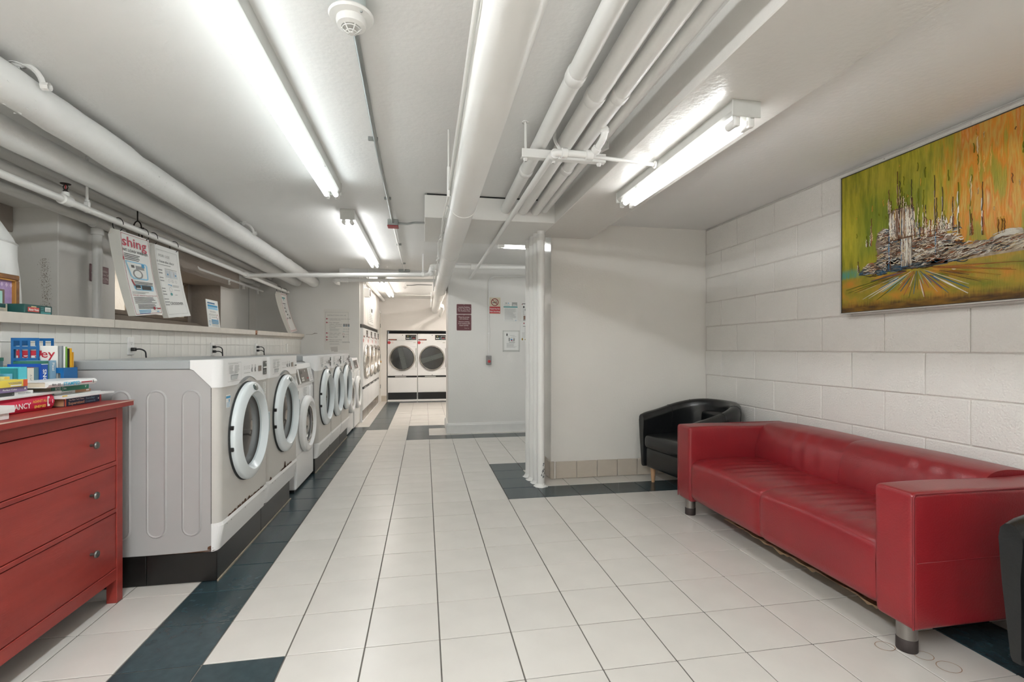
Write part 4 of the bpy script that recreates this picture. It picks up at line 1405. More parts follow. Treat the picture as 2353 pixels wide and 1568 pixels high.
s.frame(INKG, -.075, .05, -.04, .07, .003).rect(INKG, -.05, .03, .02, .05).rect(INKG, -.03, .02, -.02, .01).rect(mat('brown print', (150, 120, 104), .6), -.07, .0, -.11, -.055).rect(INKG, -.075, .01, -.125, -.112)
s.finish(t)
t, s = flat_sign('notice_sheet', 'loose flyer with small drawings under the clipped notice by the pipes', 'notice', 1.395, 1.63, 1.335, 1.630, YM - .006, PAPER, th=0.002, rad=0.001)
s.disc(INKR, -.06, .118, .009).disc(INKG, -.025, .112, .012).rect(INK, -.075, .04, .07, .076).lines(INKG, -.05, .06, .055, 6, .012, .0025, 4).lines(INKG, -.09, .07, -.02, 5, .018, .003, 5)
s.disc(mat('ochre print', (176, 150, 80), .6), -.085, -.118, .012, ry=.018).disc(mat('ochre print', (176, 150, 80), .6), -.04, -.122, .01)
s.finish(t)
# maroon sign behind the down pipe
t = thing('wall_sign', 'maroon sign on the pillar, half covered by the drain down pipe', 'sign', (-2.62, 4.52, 1.76), 0)
M().box(-2.62, -2.612, 4.392, 4.622, 1.765, 1.905, 0.004, 2).build('plate', MAROON, t)
s = Sheet.plane((-2.6115, 4.507, 1.835), (0, 1, 0), (0, 0, 1))
s.text(SIGNW, 'Laundry Facilities', 0, .022, .026, bold=.012, width=.19).text(SIGNW, 'Are For The Use Of', 0, -.006, .026, bold=.012, width=.21).text(SIGNW, 'Our Residents Only', 0, -.034, .026, bold=.012, width=.2)
s.finish(t)

# posted instructions on the end wall (old sheet, painted round)
t, s = flat_sign('instruction_poster', 'faded instructions poster glued to the end wall above the last washers', 'poster', -1.600, -1.205, 1.20, 1.865, 8.27, mat('old poster', (232, 229, 222), .5), th=0.002, rad=0.01)
OLD = mat('faded ink', (146, 142, 138), .6)
s.frame(INKG, -.175, .18, -.20, .285, .002)
s.text(INKG, 'INSTRUCTIONS FOR USE', .0, .225, .020, width=.29)
tri = lambda v: s.poly(mat('faded red', (182, 100, 108), .6), [(-.165, v + .013), (-.125, v), (-.165, v - .013)])
for v, ls in ((.175, ('Load washer and close the door',)), (.115, ('Pour detergent,', 'softener and bleach', 'into compartments', 'as shown.')), (-.055, ('Select wash cycle', 'and insert card.')), (-.12, ('Press START',)), (-.165, ('Remove card when', 'machine starts.'))):
    tri(v)
    for i, l in enumerate(ls):
        s.text(OLD, l, -.112, v - .008 - i * .027, .0245, 'L')
s.lines(INKG, -.11, .15, .155, 1, .01, .003, 2).lines(INKG, -.11, .06, .012, 3, .016, .003, 3).lines(INKG, -.11, .05, -.225, 2, .015, .003, 4)
for i in range(3):
    s.rect(INKG, .10 + .035 * i, .13 + .035 * i, .05, .095).disc(INKB if i != 1 else INKG, .115 + .035 * i, .06, .006, .002)
    s.ring(INKG, .115 + .035 * i, .01, .008, .010)
s.ring(mat('faded red', (182, 100, 108), .6), .105, -.075, .013, .016).rect(INKG, .13, .19, -.078, -.075).disc(OLD, .108, -.115, .012).rect(INKG, .13, .16, -.118, -.115).rect(INKT, .095, .125, -.03, -.026).rect(INKG, .13, .19, -.033, -.030)
s.text(OLD, 'CROSSOVER', .145, -.215, .030, width=.12)
s.finish(t)
t2 = Sheet.plane((-1.4, 8.2675, 1.22), (1, 0, 0), (0, 0, 1))
t2.poly(mat('torn paper patch', (206, 202, 195), .7), [(-.1, .03), (.01, .04), (.015, -.045), (-.04, -.05), (-.05, -.035), (-.085, -.04)], .001, 'torn_patch')
t2.finish(t)
m_ = M()
m_.tube([(-1.88, 8.269, 1.452), (-1.78, 8.269, 1.455), (-1.74, 8.269, 1.472), (-1.70, 8.269, 1.468)], [.002, .003, .007, .003], 6)
m_.build('plaster_crack', TAUPE, bpy.data.objects['wall_end'])
# poster on the corridor wall
t = thing('instruction_poster', 'narrow framed instruction board above the corridor dryers', 'poster', (-0.99, 9.1, 1.66), 0)
M().box(-0.992, -0.98, 8.95, 9.85, 1.665, 2.24, 0.003).build('board', PAPER, t)
s = Sheet.plane((-0.9795, 9.4, 1.95), (0, 1, 0), (0, 0, 1))
s.text(INKR, 'DRYER', -.2, .2, .07, width=.3).lines(INKG, -.35, .0, .14, 12, .03, .008, 4).rect(INK, .0, .2, -.05, .02).lines(INKG, -.3, .3, -.1, 5, .03, .008, 6)
s.finish(t)


# ------------------------------------------------------------------ laminated posters hanging from the sprinkler line
def hanging(label, y0, w, hgt, shear, swing, fold, prints):
    x, z = -2.115, 2.075
    t = thing('hanging_poster', label, 'poster', (x, y0, z), 0, 'laminated posters hanging from the sprinkler line')

    def f(u, v, h):
        """u: along the pipe from the left edge, v: down from the top (negative)."""
        d = -v / hgt
        yy = y0 + u + shear * d ** 1.4
        bow = 0.0
        xx = x + swing * d ** 1.5 + bow
        zz = z + v + 0.03 * d * d * (u / w) - 0.012 * (1 - u / w) * (1 if d < .02 else 1)
        return Vector((xx + h, yy, zz))
    nu, nv = 8, 14
    for nm, off, mm in (('sheet', 0.0, PAPER), ('back_sheet', -0.028, PAPER_SHADE)):
        b = M()
        du = -fold if nm == 'back_sheet' else 0
        g_ = [[b.bm.verts.new(f(w * i / nu, -hgt * j / nv, 0) + Vector((off * (1 if j else .3), du * (0.4 + 0.6 * (1 - j / nv)), -.004 * (nm != 'sheet')))) for i in range(nu + 1)] for j in range(nv + 1)]
        for j in range(nv):
            for i in range(nu):
                q = b.bm.faces.new((g_[j][i], g_[j][i + 1], g_[j + 1][i + 1], g_[j + 1][i]))
                q.smooth = True
        o = b.build(nm, mm, t)
    # folded edge joining the two sheets on the near side
    b = M()
    A = [f(0, -hgt * j / nv, 0) for j in range(nv + 1)]
    B_ = [p + Vector((-0.028 * (1 if j else .3), -fold * (0.4 + 0.6 * (1 - j / nv)), -.004)) for j, p in enumerate(A)]
    for j in range(nv):
        b.face([A[j], A[j + 1], B_[j + 1], B_[j]])
    b.build('folded_edge', PAPER_SHADE, t)
    for yy in (y0 + 0.01, y0 + w - 0.04):
        M().tube([(-2.13 + 0.034 * math.cos(a), yy, 2.105 + 0.048 * math.sin(a)) for a in [2 * PI * k / 18 for k in range(17)]], 0.0028, 6).build('wire_ring', BLACK, t)
    s = Sheet(lambda u, v, h: f(u, v * .78, h))
    prints(s, w, hgt / .78)
    s.finish(t)
    return t


def washing_print(s, w, h):
    s.frame(INKR, .008, w - .012, -h + .012, -.014, .0035, .002)
    s.text(mat('title red', (196, 64, 84), .55), 'shing', .01, -.125, .125, 'L', .003, bold=.012, width=w * .84)
    s.text(INK, 'NT LOAD WASHER', .012, -.175, .034, 'L', .003, bold=.015, width=w * .86)
    s.lines(INK, .02, w * .62, -.195, 4, .016, .006, 3, .003, .3)
    lb = mat('pale blue print', (150, 205, 232), .6)
    s.poly(lb, [(.02, -.262), (w * .74, -.262), (w * .80, -.28), (w * .76, -.415), (w * .70, -.425), (.085, -.425), (.055, -.40)], .002)
    s.poly(PAPER, [(.033, -.272), (w * .70, -.272), (w * .745, -.285), (w * .715, -.405), (w * .68, -.412), (.095, -.412), (.07, -.395)], .003)
    s.rect(INK, .08, .12, -.32, -.295, .004).rect(INKG, .135, w * .66, -.33, -.295, .004).rect(INKB, w * .58, w * .68, -.305, -.27, .005)
    s.ring(INKG, .15, -.375, .032, .045, .004, sx=1.4)
    s.rect(INKR, .0, .014, -.26, -.23, .003).poly(INKR, [(.05, -.43), (.066, -.43), (.09, -.49), (.075, -.49)], .003)
    s.lines(INK, .085, w * .98, -.445, 3, .014, .006, 5, .003, .2)
    s.poly(lb, [(.07, -.475), (w * .86, -.475), (w * .88, -.49), (w * .86, -.53), (.09, -.53), (.07, -.515)], .002)
    s.rect(INK, .085, .15, -.522, -.482, .004).rect(INK, .165, w * .78, -.522, -.482, .004)
    for k in range(3):
        s.rect(PAPER, .09 + .02 * k, .105 + .02 * k, -.518, -.508, .005)
    s.lines(INKG, .03, w * .7, -.545, 2, .012, .004, 8, .003, .3)
    s.text(INKR, 'FOR BEST RESULTS FOLLOW THE STEPS', .03, -.585, .017, 'L', .003, width=w * .86)
    s.lines(INK, .035, w * .86, -.595, 5, .013, .005, 9, .003, .25)
    s.lines(INK, .06, w * .88, -.665, 4, .012, .005, 10, .003, .25)
    s.lines(INKB, .055, w * .62, -.718, 3, .014, .007, 11, .003, .2)
    s.disc(INKR, w * .72, -.705, .014, .004, ry=.016).rect(INKR, w * .82, w * .95, -.715, -.703, .004).text(INKB, 'ASI', w * .78, -.748, .022, 'L', .004, bold=.02)


def crossover_print(s, w, h):
    s.frame(INKG, .012, w - .04, -h + .035, -.045, .0018, .002)
    s.text(INKG, 'FOR USE', w * .10, -.115, .036, 'L', .003, width=w * .46)
    s.text(INK, 's close the door', .004, -.175, .038, 'L', .003, width=w * .72)
    s.rect(INKG, .01, w * .55, -.20, -.194, .003)
    for k in range(3):
        s.rect(mat('pale grey print', (206, 212, 214), .6), w * (.30 + .17 * k), w * (.44 + .17 * k), -.325, -.245, .002)
        if k != 1:
            s.disc(INKB, w * (.37 + .17 * k), -.29, .009, .004)
        s.ring(INKG, w * (.38 + .15 * k), -.36, .012, .014, .003)
    s.rect(INKG, w * .28, w * .8, -.236, -.232, .003)
    s.lines(INKG, .005, w * .18, -.25, 2, .03, .012, 3, .003, .2).lines(INKG, .005, w * .18, -.33, 2, .03, .009, 4, .003, .3)
    s.rect(INKB, w * .3, w * .4, -.402, -.396, .003).disc(INKB, w * .43, -.405, .008, .003)
    s.lines(INKG, w * .48, w * .85, -.40, 2, .014, .004, 5, .003).ring(INKG, w * .38, -.45, .022, .024, .003).rect(INKG, w * .52, w * .78, -.455, -.451, .003)
    s.disc(INKT, w * .37, -.50, .016, .003).rect(INKG, w * .52, w * .62, -.507, -.503, .003)
    s.lines(INKG, .005, w * .2, -.44, 3, .03, .01, 6, .003, .3).lines(INKG, .005, w * .22, -.55, 3, .03, .009, 7, .003, .3)
    s.text(INK, 'CROSSOVER', w * .22, -.615, .044, 'L', .003, width=w * .56)


hanging('laminated washing poster with red title, nearest on the sprinkler line', 3.86, 0.37, 0.60, 0.06, 0.07, 0.085, washing_print)
P2 = hanging('pale laminated poster reading crossover, right behind the washing poster', 4.31, 0.38, 0.585, 0.09, 0.06, 0.06, crossover_print)


def third_print(s, w, h):
    for k in range(2):
        s.frame(INKR, .012 + .016 * k, w - .014 - .016 * k, -h + .014 + .016 * k, -.016 - .016 * k, .005, .002)
    s.rect(INKT, .06, w * .6, -.11, -.085, .003).poly(INKT, [(w * .3, -.12), (w * .45, -.12), (w * .37, -.15)], .003)
    s.rect(INK, .05, w * .55, -.215, -.203, .003)
    g_ = random.Random(4)
    for k in range(9):
        u, v = g_.uniform(.06, w - .14), -.24 - .032 * k
        s.lines(INKG, u, u + .12, v, 2, .011, .004, k, .003)
        if k % 2:
            s.poly(INK, [(u, v - .02), (u + .05, v - .012), (u + .06, v - .035), (u + .02, v - .04)], .003)
    s.rect(INK, .06, .14, -.50, -.488, .003).rect(INKR, .05, .07, -.53, -.51, .003)


hanging('laminated sheet with double red border hanging at the far end by the end wall', 7.72, 0.36, 0.60, 0.02, 0.15, 0.16, third_print)

# ------------------------------------------------------------------ things on the ledge
t = thing('notice_card', 'white printed card standing on the ledge right of the window', 'notice', (-2.08, 5.33, 1.43), 0)
cz = ledge_z(5.3) + .001
M().prism([(-2.075, cz), (-2.079, cz), (-2.107, cz + .285), (-2.103, cz + .285)], 'y', 5.20, 5.475).build('card', PAPER, t)
s = Sheet.plane((-2.0735, 5.20, cz), (0, 1, 0), (-.028, 0, .285))
s.rect(mat('navy print', (90, 130, 165), .6), .02, .19, .245, .26).rect(INKB, .02, .25, .215, .235).rect(mat('pale blue print', (150, 205, 232), .6), .02, .25, .19, .212)
s.text(INKG, 'Instructions', .06, .16, .028, 'L').rect(INKG, .05, .2, .140, .143).rect(INKG, .07, .19, .128, .131)
s.frame(INKG, .03, .06, .095, .14, .003).ring(INKR, .225, .12, .02, .024).rect(INKG, .09, .21, .11, .114)
s.lines(INKB, .08, .25, .09, 5, .009, .006, 3, short=.1).frame(INKB, .02, .05, .03, .075, .004).lines(INKG, .08, .25, .07, 5, .011, .003, 4)
s.finish(t)

t = thing('plaster_flue', 'white plastered conical flue rising from the ledge at the picture edge', 'flue', (-2.36, 2.90, 1.40), 0)
gz = ledge_z(2.90)
gg = random.Random(2)
b = M()
b.lathe([(0.268, 0), (0.264, .10), (0.260, .2), (0.254, .30), (0.250, .375), (0.238, .41), (0.165, .54), (0.085, .655), (0.048, .69), (0.045, .80), (0, .80)], (-2.36, 2.90, gz), (0, 0, 1), 40)
for v in b.bm.verts:
    k = 1 + gg.uniform(-.010, .010)
    v.co.x = -2.36 + (v.co.x + 2.36) * k
    v.co.y = 2.90 + (v.co.y - 2.90) * k
b.build('body', LAG, t)
M().lathe([(0.250, .373), (.256, .38), (.246, .388)], (-2.36, 2.90, gz), (0, 0, 1), 40).build('seam', LAG, t)

t = thing('picture_frame', 'wooden picture frame with purple mat leaning on the white flue', 'picture frame', (-2.0, 2.85, 1.40), 0)
WF = mat('antique frame wood', (140, 92, 44), .4, rgb2=(92, 58, 30), vscale=20)
yc0, yc1, zb, zt = 2.56, 2.872, ledge_z(2.8) + .002, ledge_z(2.8) + .195
fx = -2.03
b = M()
w_ = 0.026
for (a, c, d, e) in ((yc0, yc1, zb, zb + w_), (yc0, yc1, zt - w_, zt), (yc0, yc0 + w_, zb + w_, zt - w_), (yc1 - w_, yc1, zb + w_, zt - w_)):
    b.box(fx - .012, fx + .008, a, c, d, e, .004)
b.build('frame', WF, t)
b = M()
for (a, c, d, e) in ((yc0 + w_, yc1 - w_, zb + w_, zb + w_ + .006), (yc0 + w_, yc1 - w_, zt - w_ - .006, zt - w_), (yc1 - w_ - .006, yc1 - w_, zb + w_, zt - w_)):
    b.box(fx - .008, fx + .010, a, c, d, e)
b.build('gilt_slip', mat('gilt', (190, 140, 70), .35, metal=.5), t)
s = Sheet.plane((fx - .006, yc0, zb), (0, 1, 0), (0, 0, 1))
s.rect(mat('purple mat', (158, 134, 180), .7, rgb2=(176, 150, 190), vscale=60), w_, yc1 - yc0 - w_, w_, zt - zb - w_, .001, 'mat')
s.rect(mat('mat core', (120, 104, 92), .7), .05, .236, .0, .115, .002, 'mat').rect(mat('aqua print', (172, 218, 208), .6, var=.06, vscale=30), .05, .222, .0, .106, .003, 'print')
for k in range(9):
    s.poly(mat('pale lilac', (206, 186, 212), .7), [(.05 + .027 * k, .14), (.058 + .027 * k, .152), (.066 + .027 * k, .14), (.058 + .027 * k, .128)], .002, 'mat')
s.text(INKT, 'do', .165, .072, .032, 'L', .004, shear=.3).text(INKT, 'ol', .175, .04, .028, 'L', .004, shear=.3)
s.finish(t)
t = thing('leaning_poster', 'white panel with thin blue border leaning at the far left of the ledge', 'poster', (-2.0, 2.5, 1.4), 0)
M().box(-2.02, -2.005, 2.30, 2.705, ledge_z(2.5), ledge_z(2.5) + .30, .004).build('panel', PAPER, t)
Sheet.plane((-2.0045, 2.3, ledge_z(2.5)), (0, 1, 0), (0, 0, 1)).frame(INKB, .03, .375, .03, .28, .005).finish(t)


def puzzle_box(label, x, y0, y1, rz, title):
    z = ledge_z((y0 + y1) / 2) + .002
    L = y1 - y0
    t = thing('puzzle_box', label, 'box', (x, y0, z), rz, 'puzzle boxes on the ledge')
    M().box(-.15, 0, 0, L, 0.0, .044, .0015).build('lid', mat('puzzle box green', (28, 76, 74), .4), t, world=False)
    s = LSheet(lambda u, v, h: Vector((h + .0005, u, v)))
    s.rect(mat('label red', (196, 70, 64), .5), L * .10, L * .50, .008, .03, .001, 'label').rect(mat('label cream', (220, 200, 150), .5), L * .22, L * .40, .031, .036, .001)
    s.text(PAPER, title, L * .30, .0135, .016, 'C', .002, bold=.02, width=L * .36, shear=.2)
    s.rect(PAPER, L * .72, L * .93, .014, .037, .001, 'barcode').lines(INKG, L * .74, L * .91, .031, 5, .0035, .0015, 3, .002, .1)
    s.lines(INKT, L * .56, L * .70, .034, 3, .009, .003, 3).rect(INKT, L * .56, L * .93, .003, .010, .001)
    s.finish(t)
    return t


puzzle_box('green puzzle box lying square at the front of the ledge', -1.935, 2.775, 2.955, 0, 'Master Pieces')
t = thing('puzzle_box', 'open ended puzzle box with red and green print behind the square one', 'box', (-1.97, 2.60, ledge_z(2.65) + .002), 0.12, 'puzzle boxes on the ledge')
b = M()
b.box(-.12, 0, 0, .15, 0, .042, .001)
b.build('carton', mat('carton board', (196, 186, 168), .7), t, world=False)
s = LSheet(lambda u, v, h: Vector((h + .0005, u, v)))
s.rect(mat('puzzle box green', (28, 76, 74), .4), .06, .135, .022, .041).rect(mat('label red', (196, 70, 64), .5), .01, .055, .018, .041)
s.lines(INKG, .02, .13, .014, 2, .006, .0025, 4)
s.finish(t)


# ------------------------------------------------------------------ sockets with plugs on the tiled wall
def socket(label, y, z, plug, cord=True):
    t = thing('wall_socket', label, 'socket', (-1.948, y, z), 0, 'wall sockets above the washers')
    M().box(-1.951, -1.943, y - .036, y + .036, z - .06, z + .06, .003, 2).build('face_plate', WPLAS, t)
    for dz in (.02, -.022):
        s = Sheet.plane((-1.9428, y, z + dz), (0, 1, 0), (0, 0, 1))
        s.disc(WPLAS, 0, 0, .017, .0012, 'outlet', 18, .0155).rect(INK, -.007, -.005, -.002, .007, .002).rect(INK, .005, .007, -.002, .007, .002).disc(INK, 0, -.008, .0022, .002)
        s.finish(t)
    for dz in plug:
        p = thing('power_plug', 'black plug and cord in the ' + label.replace('white socket', 'socket') + (', upper' if dz > 0 else ', lower'), 'plug', (-1.94, y, z + dz), 0, 'plugs above the washers')
        b = M()
        b.box(-1.942, -1.915, y - .014, y + .014, z + dz - .012, z + dz + .012, .005, 2)
        b.build('plug_body', BLACK, p)
        M().tube(fillet([(-1.918, y, z + dz), (-1.895, y + .012, z + dz + .003), (-1.875, y + .035, z + dz - .012), (-1.872, y + .045, z - .14)], .02), .005, 8).build('cord', BLACK, p)
    return t


socket('white socket behind the first washer, left of all', 3.675, 1.245, (-.022,))
socket('white socket behind the second washer', 4.955, 1.222, (.02, -.022))
socket('white socket behind the narrow washer', 6.16, 1.225, (.02, -.022))
socket('white socket nearest the end wall', 7.45, 1.232, ())

# ------------------------------------------------------------------ painting on the block wall
def painting():
    ya, yb, z0, z1 = 2.775, 1.20, 1.46, 2.352
    X = 2.715
    t = thing('oil_painting', 'large olive and orange abstract oil painting in a thin white frame above the sofa', 'painting', (X + .03, (ya + yb) / 2, z0), 0)
    W, H = ya - yb, z1 - z0
    M().box(X, X + .045, yb + .004, ya - .004, z0 + .004, z1 - .004, .002).build('stretcher', WORN, t)
    fm = mat('thin frame paint', (206, 203, 198), .4)
    b = M()
    for (a, c, d, e) in ((yb - .006, ya + .006, z0 - .006, z0), (yb - .006, ya + .006, z1, z1 + .006), (ya, ya + .006, z0, z1), (yb - .006, yb, z0, z1)):
        b.box(X - .010, X + .050, a, c, d, e, .001)
    b.build('frame', fm, t)
    b = M()
    for (a, c, d, e) in ((yb, ya, z0, z0 + .004), (yb, ya, z1 - .004, z1), (ya - .004, ya, z0, z1), (yb, yb + .004, z0, z1)):
        b.box(X - .004, X + .002, a, c, d, e)
    b.build('dark_gap', INK, t)
    # canvas ground: brushed procedural colour; u runs left to right, v upwards
    m = bpy.data.materials.new('painted ground')
    m.use_nodes = True
    nt = m.node_tree
    bs = nt.nodes['Principled BSDF']
    bs.inputs['Roughness'].default_value = 0.38
    tc = nt.nodes.new('ShaderNodeTexCoord')
    sep = nt.nodes.new('ShaderNodeSeparateXYZ')
    nt.links.new(tc.outputs['Object'], sep.inputs[0])

    def noise(scale, sx, sy, det=4):
        mp = nt.nodes.new('ShaderNodeMapping')
        mp.inputs['Scale'].default_value = (1, sx, sy)
        nt.links.new(tc.outputs['Object'], mp.inputs[0])
        n = nt.nodes.new('ShaderNodeTexNoise')
        n.inputs['Scale'].default_value = scale
        n.inputs['Detail'].default_value = det
        nt.links.new(mp.outputs[0], n.inputs['Vector'])
        return n.outputs['Fac']

    def mth(op, a, c):
        n = nt.nodes.new('ShaderNodeMath')
        n.operation = op
        for i, v in enumerate((a, c)):
            if isinstance(v, (int, float)):
                n.inputs[i].default_value = v
            else:
                nt.links.new(v, n.inputs[i])
        return n.outputs[0]

    def ramp(fac, stops):
        r = nt.nodes.new('ShaderNodeValToRGB')
        while len(r.color_ramp.elements) < len(stops):
            r.color_ramp.elements.new(0.5)
        for e, (p, c) in zip(r.color_ramp.elements, stops):
            e.position = p
            e.color = lin(c) + (1,)
        nt.links.new(fac, r.inputs[0])
        return r.outputs[0]

    def mix(f, a, c):
        n = nt.nodes.new('ShaderNodeMix')
        n.data_type = 'RGBA'
        nt.links.new(f, n.inputs['Factor'])
        nt.links.new(a, n.inputs['A'])
        nt.links.new(c, n.inputs['B'])
        return n.outputs['Result']

    def sstep(x, a, c):
        n = nt.nodes.new('ShaderNodeMapRange')
        n.interpolation_type = 'SMOOTHSTEP'
        n.inputs['From Min'].default_value = a
        n.inputs['From Max'].default_value = c
        nt.links.new(x, n.inputs['Value'])
        return n.outputs['Result']
    U = mth('MULTIPLY', sep.outputs[1], -1.0)      # object y runs towards the camera as u grows
    U = mth('ADD', U, W / 2)
    V = sep.outputs[2]
    streak = noise(7, 5.0, 0.7)
    fine = noise(30, 4.0, 0.5)
    olive = ramp(mth('ADD', mth('MULTIPLY', streak, 0.7), mth('MULTIPLY', fine, 0.3)), ((.30, (108, 112, 14)), (.45, (146, 142, 24)), (.58, (174, 160, 40)), (.72, (154, 140, 26))))
    orange = ramp(noise(5, 4.2, 0.8, 3), ((.28, (136, 134, 28)), (.40, (158, 140, 36)), (.47, (198, 122, 12)), (.54, (190, 152, 64)), (.62, (194, 112, 8)), (.74, (208, 184, 128))))
    f_or = mth('MULTIPLY', sstep(mth('ADD', U, mth('MULTIPLY', streak, 0.35)), .72, .95), sstep(V, .10, .34))
    col = mix(f_or, olive, orange)
    ground = ramp(noise(6, 1.5, 2.5), ((.3, (120, 124, 28)), (.5, (164, 140, 40)), (.7, (196, 134, 40))))
    col = mix(sstep(V, .235, .20), col, ground)
    dark = ramp(noise(12, 0.8, 4.0), ((.35, (70, 44, 16)), (.65, (134, 96, 26))))
    col = mix(sstep(mth('ADD', V, mth('MULTIPLY', fine, .05)), .105, .05), col, dark)
    blu = ramp(fine, ((.3, (70, 150, 150)), (.7, (120, 150, 60))))
    fb = mth('MULTIPLY', mth('MULTIPLY', sstep(U, .17, .08), sstep(V, .21, .235)), sstep(V, .29, .255))
    col = mix(fb, col, blu)
    grn = ramp(streak, ((.3, (66, 92, 12)), (.7, (104, 124, 18))))
    fg = mth('MULTIPLY', mth('MULTIPLY', sstep(U, .06, .2), sstep(U, .62, .45)), mth('MULTIPLY', sstep(V, .24, .4), sstep(V, .82, .6)))
    col = mix(mth('MULTIPLY', fg, .7), col, grn)
    nt.links.new(col, bs.inputs['Base Color'])
    bp = nt.nodes.new('ShaderNodeBump')
    bp.inputs['Strength'].default_value = 0.5
    bp.inputs['Distance'].default_value = 0.004
    nt.links.new(fine, bp.inputs['Height'])
    nt.links.new(bp.outputs[0], bs.inputs['Normal'])
    b = M()
    b.face([(X - .001, ya - .002, z0 + .002), (X - .001, yb + .002, z0 + .002), (X - .001, yb + .002, z1 - .002), (X - .001, ya - .002, z1 - .002)])
    b.build('canvas', m, t)
    # raised paint: ridged strokes laid on the canvas
    pal = {'cream': (226, 214, 192), 'white': (238, 234, 224), 'brown': (112, 76, 52), 'dark': (72, 60, 50), 'grey': (150, 142, 132), 'slate': (72, 92, 104), 'blue': (52, 110, 150),
           'rust': (170, 102, 66), 'olive': (110, 112, 24), 'gold': (196, 150, 60), 'aqua': (150, 190, 186), 'sand': (204, 180, 138)}
    pm = {k: mat('impasto ' + k, v, .32, bump=.25, bscale=140) for k, v in pal.items()}
    bms = {k: M() for k in pal}
    gp = random.Random(11)

    def stroke(c, pts, w, h=.005):
        """Triangular ridge along pts (u, v)."""
        b = bms[c]
        P = [Vector((p[0], p[1])) for p in pts]
        L, C, R = [], [], []
        n = len(P)
        for i, p in enumerate(P):
            d = (P[min(i + 1, n - 1)] - P[max(i - 1, 0)])
            d = d.normalized() if d.length > 1e-6 else Vector((0, 1))
            q = Vector((-d.y, d.x))
            ww = w * (.25 + .75 * math.sin(PI * (i + .5) / n)) * gp.uniform(.7, 1.2)

            def W3(a, hh):
                return b.bm.verts.new((X - .002 - hh, ya - a.x, z0 + a.y))
            L.append(W3(p + q * ww / 2, 0))
            C.append(W3(p, h * gp.uniform(.6, 1.1)))
            R.append(W3(p - q * ww / 2, 0))
        for i in range(n - 1):
            b.bm.faces.new((L[i], L[i + 1], C[i + 1], C[i]))
            b.bm.faces.new((C[i], C[i + 1], R[i + 1], R[i]))

    def vline(c, u, v0, v1, w, n=7, jit=.003, h=.005):
        stroke(c, [(u + gp.uniform(-jit, jit), v0 + (v1 - v0) * i / n) for i in range(n + 1)], w, h)

    def hline(c, u0, u1, v, w, n=8, arc=0.0, jit=.003, h=.005, dv=0.0):
        stroke(c, [(u0 + (u1 - u0) * i / n, v + dv * i / n + arc * math.sin(PI * i / n) + gp.uniform(-jit, jit)) for i in range(n + 1)], w, h)
    ch = gp.choice
    # underpaint of the building masses
    us = Sheet(lambda u, v, h: Vector((X - .0012 - h, ya - u, z0 + v)))
    for c, pts in (((150, 126, 104), ((.335, .40), (.487, .40), (.487, .55), (.46, .575), (.40, .585), (.335, .575))), ((128, 108, 92), ((.25, .265), (.60, .25), (.70, .28), (.69, .36), (.64, .395), (.48, .40), (.34, .41), (.338, .47), (.30, .49), (.262, .47), (.245, .40), (.26, .34))),
                   ((86, 92, 94), ((.125, .225), (.66, .215), (.66, .265), (.30, .30), (.20, .295), (.13, .25))), ((166, 150, 130), ((.55, .22), (1.06, .225), (1.06, .30), (.98, .315), (.86, .295), (.74, .30), (.62, .33))),
                   ((158, 130, 104), ((.48, .40), (.67, .39), (.62, .42), (.55, .425), (.50, .46)))):
        us.poly(mat('underpaint %d' % c[0], c, .4, var=.3, vscale=40, bump=.4, bscale=90), [(a + gp.uniform(-.004, .004), b_ + gp.uniform(-.004, .004)) for a, b_ in pts], .0, 'underpaint')
    us.finish(t)
    lights = ['cream', 'white', 'sand', 'white', 'grey', 'cream', 'white']
    darks = ['brown', 'dark', 'slate', 'rust', 'brown']
    # towers
    for k in range(60):
        u = gp.uniform(.338, .485)
        vline(ch(lights if k % 3 else darks), u, gp.uniform(.40, .43), gp.uniform(.53, .585), gp.uniform(.004, .008), h=.004)
    for u in (.336, .395, .402, .47):
        vline('dark', u, .39, .60, .004)
    hline('brown', .325, .475, .575, .007, dv=.01)
    hline('brown', .28, .72, .398, .009, arc=.01)
    for (u, a, c) in ((.387, .60, .80), (.400, .60, .74), (.412, .59, .70), (.332, .57, .71), (.345, .57, .64), (.425, .57, .66), (.44, .57, .65), (.467, .56, .726), (.506, .44, .662), (.535, .44, .645), (.548, .42, .56), (.595, .42, .706), (.605, .42, .58), (.634, .40, .63), (.645, .40, .50), (.686, .40, .561), (.712, .36, .627), (.768, .34, .615), (.775, .34, .45), (.822, .33, .593), (.212, .40, .52), (.218, .43, .57), (.185, .40, .47), (.125, .25, .32)):
        vline(ch(['dark', 'brown', 'olive']), u + .003, a, c, .0032, 10, .0025)
        vline(ch(['white', 'cream', 'sand']), u, a, a + (c - a) * gp.uniform(.45, .85), gp.uniform(.004, .009), 10, .0025, .005)
        vline(ch(['rust', 'brown', 'olive', 'sand']), u + .008, a, a + (c - a) * gp.uniform(.2, .5), .005)
    for k in range(90):
        u = gp.uniform(.47, .70)
        vline(ch(lights + darks), u, .39 + gp.uniform(-.01, .02), .42 + gp.uniform(0, .08) * (1 - (u - .47) * 2), gp.uniform(.003, .007), h=.004)
    # main body: stacked storeys with curling strokes
    for (u0, u1, v0, v1, n_) in ((.25, .34, .27, .48, 90), (.34, .41, .25, .40, 60), (.41, .47, .24, .40, 36), (.47, .63, .25, .39, 130), (.60, .72, .26, .41, 100), (.15, .30, .235, .29, 90)):
        for k in range(n_):
            u, v = gp.uniform(u0, u1), gp.uniform(v0, v1)
            l = gp.uniform(.02, .05)
            if (u0 == .41):
                vline(ch(lights + ['slate', 'brown']), u, v0, v1, gp.uniform(.004, .008))
            else:
                hline(ch(lights + darks), u, min(u + l, u1 + .02), v, gp.uniform(.004, .008), 5, gp.uniform(-.010, .012), .002, h=.004)
